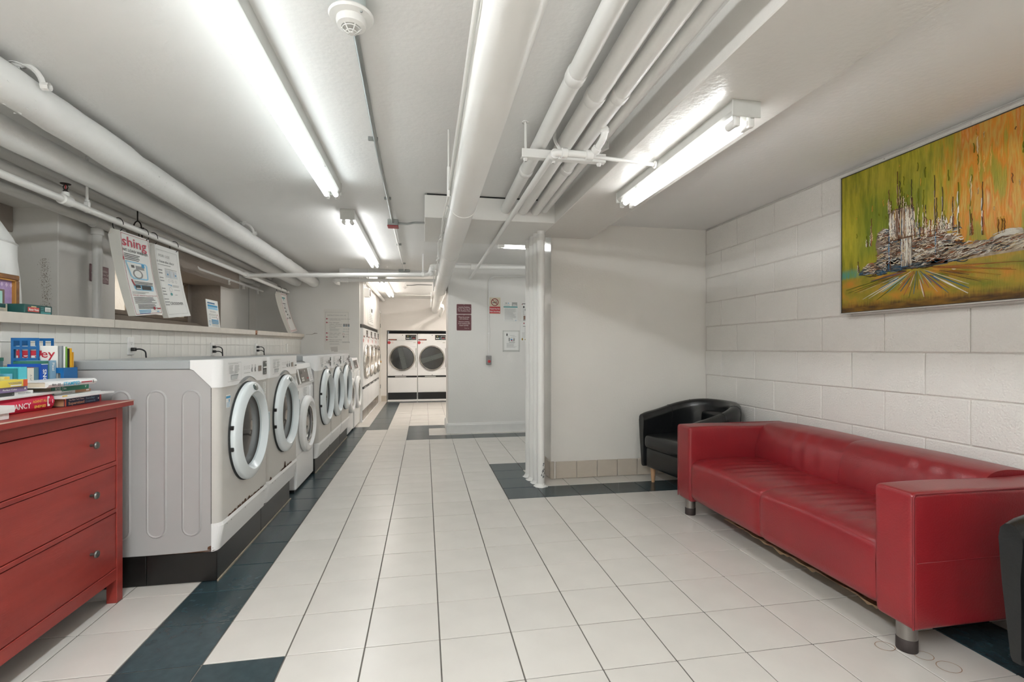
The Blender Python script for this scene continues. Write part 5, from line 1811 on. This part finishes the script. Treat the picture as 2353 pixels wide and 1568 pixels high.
    for (u, a, c) in ((.335, .23, .45), (.345, .23, .42), (.41, .22, .40), (.60, .27, .40), (.61, .27, .39)):
        vline(ch(['slate', 'brown', 'blue', 'rust']), u, a, c, .008, 8, .003, .005)
    for v in (.30, .335, .37, .44):
        hline('dark', .25, .42, v, .005, 10, .004)
    # long swept quay on the right
    for k in range(230):
        s_ = gp.random()
        u = .46 + .56 * s_
        top = .30 - .02 * abs(s_ - .3) + .02 * max(0, s_ - .5)
        v = gp.uniform(.222 + .01 * s_, top)
        hline(ch(lights + darks + ['white', 'grey']), u, min(u + gp.uniform(.03, .08), 1.05), v, gp.uniform(.004, .009), 6, gp.uniform(-.008, .014), .002, dv=.012, h=.004)
    for k in range(55):
        u = .13 + gp.random() * .6
        hline(ch(['slate', 'dark', 'blue', 'slate', 'grey', 'brown']), u, u + gp.uniform(.03, .07), .225 + gp.uniform(-.010, .02), gp.uniform(.004, .009), 5, gp.uniform(-.006, .006))
    for k in range(22):
        a = gp.random()
        hline('white', .87 + .02 * k / 22, .985 + .01 * a, .30 + .025 * gp.random(), .006, 7, .010)
    for u in (.905, .915, .89):
        vline('gold', u, .32, .40, .004)
        vline('brown', u + .004, .32, .39, .003)
    # rays spreading on the ground
    cx, cv = .50, .222
    for k in range(58):
        a = PI * 1.08 + PI * .84 * (k + gp.random()) / 58
        r0, r1 = gp.uniform(.03, .14), gp.uniform(.14, .36)
        ex, ev = cx + 1.5 * r1 * math.cos(a), cv + .55 * r1 * math.sin(a)
        if ev < .03:
            continue
        sx_, sv_ = cx + 1.5 * r0 * math.cos(a), cv + .55 * r0 * math.sin(a)
        cc = ['white', 'aqua', 'cream', 'olive', 'brown', 'blue', 'rust', 'olive'] if ex < .78 else ['gold', 'olive', 'rust', 'gold', 'brown']
        stroke(ch(cc), [(sx_ + (ex - sx_) * i / 6, sv_ + (ev - sv_) * i / 6) for i in range(7)], gp.uniform(.003, .009), .003)
    # drips and dabs over the sky
    for k in range(40):
        u, v = gp.uniform(.04, 1.3), gp.uniform(.42, .86)
        vline(ch(['gold', 'olive', 'brown', 'sand']) if u > .6 else ch(['olive', 'gold']), u, v, v + gp.uniform(.01, .06), .003, 4)
    for k in range(30):
        u = gp.uniform(.75, 1.35)
        v = gp.uniform(.45, .75)
        vline(ch(['sand', 'gold', 'gold']), u, v, v + gp.uniform(.05, .16), gp.uniform(.005, .011), 8, .003, .002)
    for k, b in bms.items():
        o = b.build('raised_paint', pm[k], t)
        o['kind'] = 'stuff'


painting()

# ------------------------------------------------------------------ red sofa
def profile_loft(b, prof, y0, y1, n, pinch, bulge=None):
    """Closed x-z profile swept along y with its ends pinched in."""
    cx = sum(p[0] for p in prof) / len(prof)
    cz = sum(p[1] for p in prof) / len(prof)
    ts = [0, .012, .03, .06] + [.06 + .88 * i / n for i in range(1, n)] + [.94, .97, .988, 1]
    rings = []
    for t in ts:
        e = min(t, 1 - t)
        k = pinch * max(0, 1 - e / .05) ** 2
        ring = []
        for i, (x, z) in enumerate(prof):
            xx, zz = x + (cx - x) * k, z + (cz - z) * k
            if bulge:
                xx, zz = bulge(xx, zz, t, i)
            ring.append(b.bm.verts.new((xx, y0 + (y1 - y0) * t, zz)))
        rings.append(ring)
    m_ = len(prof)
    for A, C in zip(rings, rings[1:]):
        for i in range(m_):
            f = b.bm.faces.new((A[i], A[(i + 1) % m_], C[(i + 1) % m_], C[i]))
            f.smooth = True
    b.bm.faces.new(rings[0][::-1])
    b.bm.faces.new(rings[-1])


def smooth_prof(pts, n=3):
    """Chaikin corner cutting on a closed profile."""
    for _ in range(n):
        q = []
        for i in range(len(pts)):
            a, c = pts[i], pts[(i + 1) % len(pts)]
            q += [(a[0] * .75 + c[0] * .25, a[1] * .75 + c[1] * .25), (a[0] * .25 + c[0] * .75, a[1] * .25 + c[1] * .75)]
        pts = q
    return pts


sofa = thing('red_sofa', 'long red leather sofa along the white block wall', 'sofa', (2.32, 2.49, 0), 0)
SX = 1.88
seat = smooth_prof([(1.888, .118), (1.882, .24), (1.880, .36), (1.896, .405), (1.97, .428), (2.15, .436), (2.35, .432), (2.52, .425), (2.54, .30), (2.54, .118), (2.2, .116)], 2)
backp = smooth_prof([(2.42, .36), (2.405, .43), (2.405, .49), (2.44, .61), (2.485, .668), (2.56, .686), (2.67, .680), (2.745, .664), (2.752, .55), (2.752, .125), (2.52, .12)], 2)
gs = random.Random(8)
for j, (a, c) in enumerate(((1.762, 2.49), (2.49, 3.218))):
    ph = gs.uniform(0, 6)

    def bul(x, z, t, i, ph=ph):
        if z > .36 and x < 2.5:
            z += .012 * math.sin(PI * t) + .0032 * math.sin(52 * t + 10 * x + ph) * max(0, math.sin(PI * t)) * (1 if x > 1.95 else .3)
        if z < .13:
            z += .004 * math.sin(9 * t + ph)
        return x, z
    b = M()
    profile_loft(b, seat, a, c, 30, .03, bul)
    b.build('seat', LEATH, sofa)

    def bul2(x, z, t, i, ph=ph):
        if x < 2.5 and z > .4:
            x -= .018 * math.sin(PI * t) + .005 * math.sin(40 * t - 9 * z + ph) * (1 if z > .5 else .4) * math.exp(-((t - .35) / .22) ** 2)
        if z > .655:
            z += .006 * math.sin(PI * t)
        return x, z
    b = M()
    profile_loft(b, backp, a, c, 26, .014, bul2)
    b.build('backrest', LEATH, sofa)
for (a, c, sgn) in ((1.592, 1.762, -1), (3.218, 3.388, 1)):
    def dfn(p, t):
        q = p.copy()
        q.z += .004 * math.sin(t.x * 7) * (1 if t.z > .9 else 0)
        if t.z < .15:
            q.x += .008 * (1 - t.z / .15) * (1 if t.x < .1 else 0)
        return q
    b = M()
    b.soft((SX, a, .116), (2.752, c, .660), .020, 9, dfn)
    b.build('armrest', LEATH, sofa)
    out_y = a + .002 if sgn < 0 else c - .002
    in_y = c - .003 if sgn < 0 else a + .003
    for yy in (out_y,):
        e = .004
        M().tube(fillet([(SX + e, yy, .125), (SX + e, yy, .655), (2.745, yy, .656)], .02), .0042, 7).build('piping', PIPING, sofa)
    yo = a - .0005 if sgn < 0 else c + .0005
    M().tube([(SX + .02, yo, .385), (2.74, yo, .385)], .0016, 5).build('stitched_seam', PIPING, sofa)
    M().tube([(2.46, yo, .40), (2.46, yo, .65)], .0016, 5).build('stitched_seam', PIPING, sofa)
STUBB = mat('worn black foot tape', (52, 44, 42), .6, var=.2, vscale=40)
LEGM = mat('dull chromed leg', (150, 146, 142), .28, metal=.9, var=.1, vscale=20)
for x in (1.94, 2.68):
    for y in (1.668, 3.312):
        M().lathe([(0, .0), (.036, 0), (.037, .002), (.037, .05), (.0362, .052)], (x, y, 0), (0, 0, 1), 24).build('leg', STUBB, sofa)
        l = M().lathe([(.036, .045), (.036, .125)], (x, y, 0), (0, 0, 1), 24).build('leg', LEGM, sofa)
b = M()
gl = random.Random(3)
n = 60
top_, bot = [], []
for i in range(n + 1):
    y = 1.72 + 1.15 * i / n
    s_ = math.sin(PI * i / n)
    top_.append((1.915, y, .119))
    bot.append((1.965 + gl.uniform(-.02, .03), y + gl.uniform(-.006, .006), .115 - .035 * s_ * gl.uniform(.3, 1.2) - (.02 if i < 9 else 0)))
for i in range(n):
    b.face([top_[i], top_[i + 1], bot[i + 1], bot[i]])
    b.face([bot[i], bot[i + 1], (2.3, top_[i + 1][1], .112), (2.3, top_[i][1], .112)])
b.build('torn_lining', CARD, sofa)


# ------------------------------------------------------------------ black tub armchairs
def tub_chair(label, loc, rz):
    t = thing('tub_armchair', label, 'armchair', loc, rz, 'black leather tub armchairs')
    R, cx = .335, .035
    path = []
    n1, n2 = 7, 26
    for i in range(n1 + 1):
        path.append((.345 - (.345 - cx) * i / n1, R, 0))
    for i in range(1, n2 + 1):
        a = PI / 2 + PI * i / n2
        path.append((cx + R * math.cos(a), R * math.sin(a), 0))
    for i in range(1, n1 + 1):
        path.append((cx + (.345 - cx) * i / n1, -R, 0))
    P = [Vector(p) for p in path]
    n = len(P)
    b = M()
    rings = []
    gw = random.Random(6)
    for i, p in enumerate(P):
        d = (P[min(i + 1, n - 1)] - P[max(i - 1, 0)]).normalized()
        nrm = Vector((d.y, -d.x, 0))
        if nrm.dot(p - Vector((cx + .1, 0, 0))) < 0:
            nrm = -nrm
        s_ = min(i, n - 1 - i) / (n / 2)
        zt = .635 + .125 * (math.sin(min(1, s_ * 1.25) * PI / 2) ** 1.6)
        th = .052
        e = min(i, n - 1 - i)
        pin = (.72, .93, 1)[min(e, 2)]
        wr_ = .004 * math.sin(i * 2.1) if 12 < i < n - 12 else 0
        prof = [(-.012, .145), (.0, .16), (.036, .40), (th, zt - .06), (th * .86, zt - .022), (th * .45, zt - .004), (0, zt), (-th * .5, zt - .006), (-th * .9, zt - .028), (-th, zt - .065), (-th * .8 + wr_, zt - .2), (-th * .85, .36), (-.045, .145)]
        rings.append([b.bm.verts.new((p.x + nrm.x * o * pin, p.y + nrm.y * o * pin, z if pin == 1 else z - (1 - pin) * .06 * (z > .5))) for o, z in prof])
    m_ = len(rings[0])
    for A, C in zip(rings, rings[1:]):
        for k in range(m_):
            f = b.bm.faces.new((A[k], A[(k + 1) % m_], C[(k + 1) % m_], C[k]))
            f.smooth = True
    seams = [[v.co + Vector((0, 0, .0006)) for v in rings[i][2:11]] for i in (7, 12, n - 13, n - 8)]
    b.bm.faces.new(rings[0])
    b.bm.faces.new(rings[-1][::-1])
    b.build('tub_shell', BLEATH, t, world=False)

    for sm_ in seams:
        M().tube(sm_, .0028, 5).build('seam', BLEATH, t, world=False)

    def cf(p, q):
        r = p.copy()
        r.z += .012 * math.sin(PI * q.x) * math.sin(PI * q.y) * (1 if q.z > .5 else 0)
        return r
    M().soft((-.24, -.282, .315), (.365, .282, .445), .045, 8, cf).build('seat_cushion', BLEATH, t, world=False)
    M().soft((-.26, -.288, .14), (.335, .288, .325), .025, 6).build('front_panel', BLEATH, t, world=False)
    M().soft((-.295, -.2, .44), (-.20, .2, .66), .04, 5).build('back_cushion', BLEATH, t, world=False)
    for sx in (.27, -.23):
        for sy in (-.26, .26):
            M().lathe([(0, 0), (.014, 0), (.015, .01), (.026, .15)], (sx, sy * (1 if sx > 0 else .8), 0), (0, 0, 1), 14).build('leg', WOODL, t, world=False)
    return t


tub_chair('black leather tub armchair in the corner behind the far end of the sofa', (2.378, 3.955, 0), PI + .17)
tub_chair('black leather tub armchair cut off by the right picture edge beside the near sofa arm', (2.335, 1.005, 0), PI - .05)

# ------------------------------------------------------------------ red chest of drawers
ds = thing('chest_of_drawers', 'red stained wooden chest of drawers with dark knobs, books on top', 'chest of drawers', (-1.7, 2.17, 0), 0)
FX, BX = -1.46, -1.94
YA, YB = 1.64, 2.69
M().box(BX - .01, -1.432, YA - .04, YB + .04, .946, .972, .003, 2).build('top_board', REDWOOD, ds)
b = M()
b.box(-1.4335, -1.4305, YA - .04, YB + .04, .9685, .9728)
b.box(-1.47, -1.4305, YB + .0375, YB + .0405, .9685, .9728)
b.build('worn_edge', WORN, ds)
for (x0, x1) in ((FX - .046, FX), (BX, BX + .046)):
    for (y0, y1) in ((YA, YA + .046), (YB - .046, YB)):
        M().box(x0, x1, y0, y1, 0, .946, .002).build('leg', REDWOOD, ds)
M().box(BX + .046, FX - .046, YB - .034, YB - .016, .12, .946).build('side_panel', REDWOOD, ds)
M().box(BX + .046, FX - .046, YA + .016, YA + .034, .12, .946).build('side_panel', REDWOOD, ds)
M().box(BX, BX + .01, YA + .04, YB - .04, .12, .946).build('back_panel', REDWOOD, ds)
for (z0, z1, nm) in ((.898, .946, 'top_rail'), (.668, .687, 'rail'), (.441, .460, 'rail'), (.115, .170, 'bottom_rail')):
    M().box(FX - .040, FX - .001, YA + .046, YB - .046, z0, z1, .0015).build(nm, REDWOOD, ds)
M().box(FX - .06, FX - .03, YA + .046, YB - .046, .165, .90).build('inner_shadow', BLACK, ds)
for (z0, z1, kz) in ((.690, .894, .797), (.463, .665, .573), (.173, .437, .311)):
    d = M().box(FX - .030, FX - .004, YA + .049, YB - .049, z0, z1, .0018, 2).build('drawer', REDWOOD, ds)
    for ky in (1.895, 2.462):
        M().lathe([(.006, 0), (.0065, .004), (.005, .010), (.006, .018), (.0155, .021), (.017, .025), (.0145, .030), (0, .032)], (FX - .004, ky, kz), (1, 0, 0), 20).build('knob', KNOB, d)

# ------------------------------------------------------------------ books and magazines on the chest
PAGES = mat('book pages', (212, 200, 180), .8, var=.06, vscale=50, stretch=(1, 1, 30))
PAGEW = mat('white book pages', (226, 226, 222), .75, var=.04, vscale=50, stretch=(1, 1, 30))
PAGEB = mat('brown book pages', (176, 132, 96), .85, var=.08, vscale=50, stretch=(1, 1, 30))


def cover(name, rgb):
    return mat('cover ' + name, rgb, .38, var=.03, vscale=12)


def book(label, x, y0, y1, z0, th, depth, cm, pages=PAGES, rz=0.0, group='stacked books', title=(), hard=False, bent=None, cat='book', name='book'):
    """Lying book: spine towards the room (+x side) at x, from y0 to y1; rotated rz about the near end of its spine."""
    t = thing(name, label, cat, (x, y0, z0), rz, group)
    L = y1 - y0
    c = .003 if hard else .0012
    c = min(c, th * .25)
    b = M()
    b.box(-depth, 0, 0, L, 0, c)
    b.box(-depth, 0, 0, L, th - c, th)
    k = min(.012, th * .45) if hard else .002
    P = [(0, 0), (k * .7, th * .2), (k, th * .5), (k * .7, th * .8), (0, th), (-c, th - c), (-c, c)] if hard else [(0, 0), (.0008, th * .5), (0, th), (-c, th), (-c, 0)]
    b.prism(P, 'y', 0, L)
    b.build('cover', cm, t, world=False)
    e = .004 if hard else .0006
    M().box(-depth + e, -c, e, L - e, c, th - c).build('pages', pages, t, world=False)
    if title:
        off = k + .0006 if hard else .0012
        s = LSheet(lambda u, v, h: Vector((off + h, u, v)))
        for it in title:
            if it[0] == 'r':
                s.rect(it[1], it[2] * L, it[3] * L, it[4] * th, it[5] * th, it[6] if len(it) > 6 else .0003)
            else:
                _, m_, txt, u, v, size, wd = it
                s.text(m_, txt, u * L, v * th, size * th, 'C', .0007, bold=.02, width=wd * L)
        s.finish(t)
    return t


DT = .9735
NAVY, WHT, GRN = cover('navy', (36, 58, 92)), cover('white', (232, 232, 230)), cover('green', (40, 130, 100))
ORG = cover('orange', (216, 96, 60))
CY = mat('cyan print', (40, 170, 206), .5)
YEL = mat('yellow print', (236, 196, 84), .5)
book('thick navy and orange crossword paperback at the bottom of the right stack', -1.555, 2.445, 2.690, DT, .036, .125, NAVY, PAGEB, .0, title=(
    ('r', ORG, 0, .04, 0, 1), ('r', RED, .95, 1, 0, 1), ('t', PAPER, 'The New York Times', .30, .62, .26, .40), ('t', mat('peach print', (238, 190, 150), .5), 'Supersized', .30, .14, .48, .42),
    ('t', mat('sky print', (130, 180, 206), .5), 'Sunday', .68, .55, .36, .26), ('t', mat('sky print', (130, 180, 206), .5), 'Crosswords', .68, .16, .32, .28), ('r', PAPER, .90, .93, .35, .55)))
z = DT + .0362
book('thin white magazine on top of the navy crossword book, sticking out on the right', -1.532, 2.415, 2.735, z, .0085, .22, WHT, PAGEW, -.03, cat='magazine', name='magazine')
z += .0088
book('thin white booklet with a yellow mark, second sheet above the crossword book', -1.548, 2.42, 2.690, z, .0055, .2, WHT, PAGEW, .03, title=(('r', YEL, .0, .12, .1, .9),), cat='magazine', name='magazine')
z += .0058
book('white and tan book between the white magazines and the green book', -1.60, 2.455, 2.672, z, .0125, .15, WHT, PAGEW, -.05, title=(('r', cover('tan', (176, 128, 92)), .55, 1, 0, 1), ('r', PAPER, .86, .95, .4, .8, .0008), ('t', INKG, 'Leadership', .32, .3, .5, .3)))
z += .0128
book('green paperback with white title in the right stack', -1.597, 2.435, 2.665, z, .026, .14, GRN, PAGES, -.02, title=(('t', PAPER, 'BOSS', .15, .25, .7, .14), ('r', PAPER, .27, .28, .1, .9), ('t', PAPER, 'the', .33, .3, .5, .07), ('t', PAPER, 'V', .90, .25, .6, .05)), group='stacked books')
z += .0264
TOPZ = z
book('white hardback reading stamped in cyan, topmost of the right stack', -1.552, 2.335, 2.615, z, .026, .15, WHT, PAGES, -.05, hard=True, title=(
    ('t', CY, 'STAMPED', .44, .20, .80, .34), ('t', INK, 'RH', .09, .3, .5, .07), ('t', INK, '25', .19, .3, .5, .06), ('r', INKR, .64, .88, .42, .62), ('r', INK, .90, .915, .25, .75)))
# left stack
RSE = cover('crimson', (206, 38, 72))
book('crimson hardback with white and yellow title, front bottom of the left stack', -1.578, 2.10, 2.405, DT, .060, .16, RSE, PAGEW, .0, hard=True, title=(
    ('t', PAPER, 'TOM CLANCY', .27, .27, .50, .62), ('t', YEL, 'AGAINST ALL', .735, .56, .25, .25), ('t', YEL, 'ENEMIES', .735, .2, .25, .20), ('r', PAPER, .865, .885, .2, .9), ('r', PAPER, .885, .91, .2, .35), ('r', PAPER, .885, .905, .75, .9), ('r', PAPER, .955, .965, .4, .65)))
book('white page block in front of the crimson book, lower of two', -1.487, 1.84, 2.062, DT, .022, .08, WHT, PAGEW, 0.0)
book('white page block in front of the crimson book, upper of two', -1.480, 1.84, 2.078, DT + .0222, .026, .085, WHT, PAGEW, 0.0)
z = DT + .061
book('long thin white magazine lying over the crimson book', -1.555, 2.05, 2.455, z, .010, .22, WHT, PAGEW, .04, cat='magazine', name='magazine')
z += .0105
book('slim white paperback with a dark spine end in the left stack', -1.58, 2.10, 2.315, z, .014, .13, WHT, PAGEW, .02, title=(('r', INK, .0, .55, 0, 1), ('r', PAPER, .5, .53, .3, .6), ('t', INKG, 'Stories', .78, .3, .5, .3)))
z += .0143
book('purple paperback in the left stack', -1.575, 2.05, 2.275, z, .020, .13, cover('purple', (134, 116, 156)), PAGES, .01, title=(('t', PAPER, 'Perfect Color', .62, .35, .42, .30), ('r', PAPER, .93, .96, .35, .7)))
z += .0203
book('yellow paperback, topmost of the left stack', -1.57, 2.05, 2.265, z, .027, .13, cover('yellow', (226, 206, 84)), PAGES, .0, title=(('r', ORG, .9, 1, 0, 1), ('r', PAPER, .62, .86, .12, .30), ('t', INKG, 'VOICES', .72, .45, .36, .3)))


def standing(label, x, y, th, h, depth, cm, pages=PAGES, title=(), lean=0.0, group='standing books', z=DT):
    t = thing('book', label, 'book', (x, y, z), 0, group, rot=(lean, 0, 0))
    b = M()
    b.box(-depth, 0, 0, .0015, 0, h)
    b.box(-depth, 0, th - .0015, th, 0, h)
    b.box(-.0015, 0, .0015, th - .0015, 0, h)
    b.build('cover', cm, t, world=False)
    M().box(-depth + .002, -.0015, .0015, th - .0015, .001, h - .002).build('pages', pages, t, world=False)
    if title:
        s = LSheet(lambda u, v, hh: Vector((.0008 + hh, u, v)))
        for it in title:
            if it[0] == 'r':
                s.rect(it[1], it[2] * th, it[3] * th, it[4] * h, it[5] * h, .0003)
            else:
                _, m_, txt, v, size = it
                s.text(m_, txt, th * .5 - size * .36, v * h, size, 'C', .0007, bold=.02, vert=True)
        s.finish(t)
    return t


TEAL, CYA, BLU, PBL = cover('teal', (52, 150, 160)), cover('cyan', (86, 192, 204)), cover('blue', (20, 78, 170)), cover('pale blue', (130, 166, 190))
SB = -1.70
standing('pale grey green standing book at the left picture edge', SB, 2.285, .030, .165, .13, cover('grey green', (150, 186, 186)))
standing('low standing book with yellow and white spine', SB + .012, 2.318, .026, .140, .12, cover('cream yellow', (228, 214, 140)), title=(('r', YEL, 0, 1, .6, 1), ('r', RED, .3, .7, .3, .42), ('t', INK, 'DOG', .8, .016)))
standing('light blue standing book beside the yellow one', SB, 2.348, .028, .150, .13, cover('light blue', (104, 176, 200)))
standing('dark teal standing book', SB, 2.380, .022, .172, .13, cover('dark teal', (38, 130, 136)))
standing('bright cyan standing paperback', SB + .004, 2.405, .040, .176, .13, CYA, title=(('r', mat('pale cyan print', (150, 220, 226), .6), .4, .7, .1, .3),))
standing('cream standing book with a lettered spine', SB + .004, 2.449, .034, .170, .13, cover('cream', (224, 218, 204)), title=(('t', INKG, 'A LAST DANCE', .55, .014),))
standing('brown and grey standing book', SB, 2.487, .028, .172, .13, cover('rust brown', (150, 88, 66)), title=(('r', cover('slate blue', (92, 128, 140)), 0, 1, .45, 1),))
standing('blue standing book with large white title', SB + .008, 2.518, .040, .186, .13, BLU, title=(('t', PAPER, 'SNOW', .62, .030), ('r', PAPER, 0, 1, .985, 1)))
standing('green edged standing book next to the blue title', SB, 2.561, .014, .198, .13, cover('moss', (52, 116, 98)))
standing('pale blue standing book touching the blue file', SB + .004, 2.578, .036, .200, .12, PBL, title=(('t', PAPER, 'Pixel', .86, .02),))
# large cover behind the row
t = thing('book', 'large slate blue book standing flat behind the row of upright books', 'book', (-1.86, 2.25, DT), 0, 'standing books')
M().box(-.025, 0, 0, .30, 0, .215, .001).build('cover', cover('slate', (98, 128, 140)), t, world=False)
M().box(-.022, -.003, .0005, .299, .002, .2165).build('pages', PAGES, t, world=False)
s = LSheet(lambda u, v, h: Vector((.0006 + h, u, v)))
s.rect(cover('moss', (52, 116, 98)), .0, .30, .2, .215).rect(cover('rust brown', (150, 88, 66)), .23, .30, 0, .09)
s.finish(t)

# blue magazine file with magazines
BLP = mat('blue file plastic', (22, 96, 156), .35)
mf = thing('magazine_file', 'blue plastic magazine file with square windows', 'magazine file', (-1.79, 2.66, DT), 0)
ya, yb = 2.618, 2.712
xf, xm, xb = -1.668, -1.768, -1.880
zl, zh = .165, .305


def file_side(y, th=.003):
    b = M()
    rows = []

    def rect_(x0, x1, z0, z1, e=0.0):
        b.box(x0 - e, x1 + e, y + e, y + th - e, DT + z0 + e, DT + z1 - e)
    for a, c in ((0, .022), (.078, .09), (.138, .152), (.198, .212), (.252, .266), (.292, zh)):
        rect_(xb, xm, a, c)
    for (a, c) in ((xb, xb + .010), (xb + .035, xb + .043), (xb + .068, xb + .076), (xb + .101, xm)):
        rect_(a, c, .0, zh, .0004)
    # low part
    for a, c in ((0, .022), (.078, .09), (.140, zl)):
        rect_(xm, xf, a, c)
    for (a, c) in ((xm, xm + .008), (xm + .042, xm + .050), (xf - .012, xf)):
        rect_(a, c, 0, zl, .0004)
    # swept corner from the tall to the low part
    P = [(xm - .002, DT + zl - .002), (xm + .032, DT + zl - .002), (xm + .016, DT + zl + .008), (xm + .006, DT + zl + .026), (xm, DT + zl + .055), (xm - .002, DT + zl + .06)]
    b.prism(P, 'y', y, y + th)
    return b


file_side(ya).build('side_panel', BLP, mf)
file_side(yb - .003).build('side_panel', BLP, mf)
M().box(xf - .003, xf, ya, yb, DT, DT + zl, .001).build('front_panel', BLP, mf)
M().box(xb, xb + .003, ya, yb, DT, DT + zh, .001).build('back_panel', BLP, mf)
M().box(xb, xf, ya, yb, DT, DT + .003).build('floor_panel', BLP, mf)


def mag(label, y, th, x0, x1, h, cm, title=None, spine=None):
    t = thing('magazine', label, 'magazine', ((x0 + x1) / 2, y, DT + .0035), 0, 'magazines in the blue file')
    M().box(x0, x1, y, y + th, DT + .0035, DT + h, .0005).build('pages', cm, t)
    s = Sheet.plane((x0, y - .0004, DT), (1, 0, 0), (0, 0, 1))
    if title:
        title(s, x1 - x0, h)
    if spine:
        s2 = Sheet.plane((x1 + .0004, y, DT), (0, 1, 0), (0, 0, 1))
        s2.rect(spine, 0, th, .004, h, .0002)
        s2.finish(t)
    s.finish(t)


def jersey(s, w, h):
    s.rect(mat('title maroon', (176, 40, 56), .5), .0, w * .62, h - .045, h - .022, .0004)
    s.text(mat('title maroon', (176, 40, 56), .5), 'Jersey', w * .02, h - .055, .055, 'L', .0008, bold=.01, width=w * .93)
    s.rect(PAPER, .0, w * .6, h - .11, h - .06, .0004).text(mat('title maroon', (176, 40, 56), .5), 'ARTS', w * .80, h - .098, .016, 'C', .0008, width=w * .26)
    s.text(INK, 'ES', w * .80, h - .135, .034, 'C', .0008, bold=.02, width=w * .26).rect(INKB, 0, w * .6, h - .16, h - .12, .0004)
    s.rect(INKG, .0, w, .03, .08, .0004)


mag('magazine with dark red title facing out of the blue file', 2.628, .006, -1.865, -1.70, .268, PAPER, jersey)
mag('grey covered magazine second in the blue file', 2.640, .010, -1.89, -1.690, .268, mat('mag grey', (150, 156, 158), .4), None, mat('mag photo', (120, 128, 132), .4))
mag('white spined magazine in the blue file', 2.653, .006, -1.89, -1.686, .266, PAPER)
mag('green spined magazine in the blue file', 2.662, .007, -1.89, -1.684, .264, mat('mag green', (112, 160, 60), .4))
mag('black spined magazine in the blue file', 2.672, .008, -1.89, -1.682, .255, BLACK)
mag('broad yellow spined magazine in the blue file', 2.683, .010, -1.89, -1.680, .257, mat('mag yellow', (226, 168, 30), .4))
mag('narrow ochre spined magazine at the right of the blue file', 2.697, .006, -1.89, -1.678, .238, mat('mag ochre', (206, 150, 40), .4))
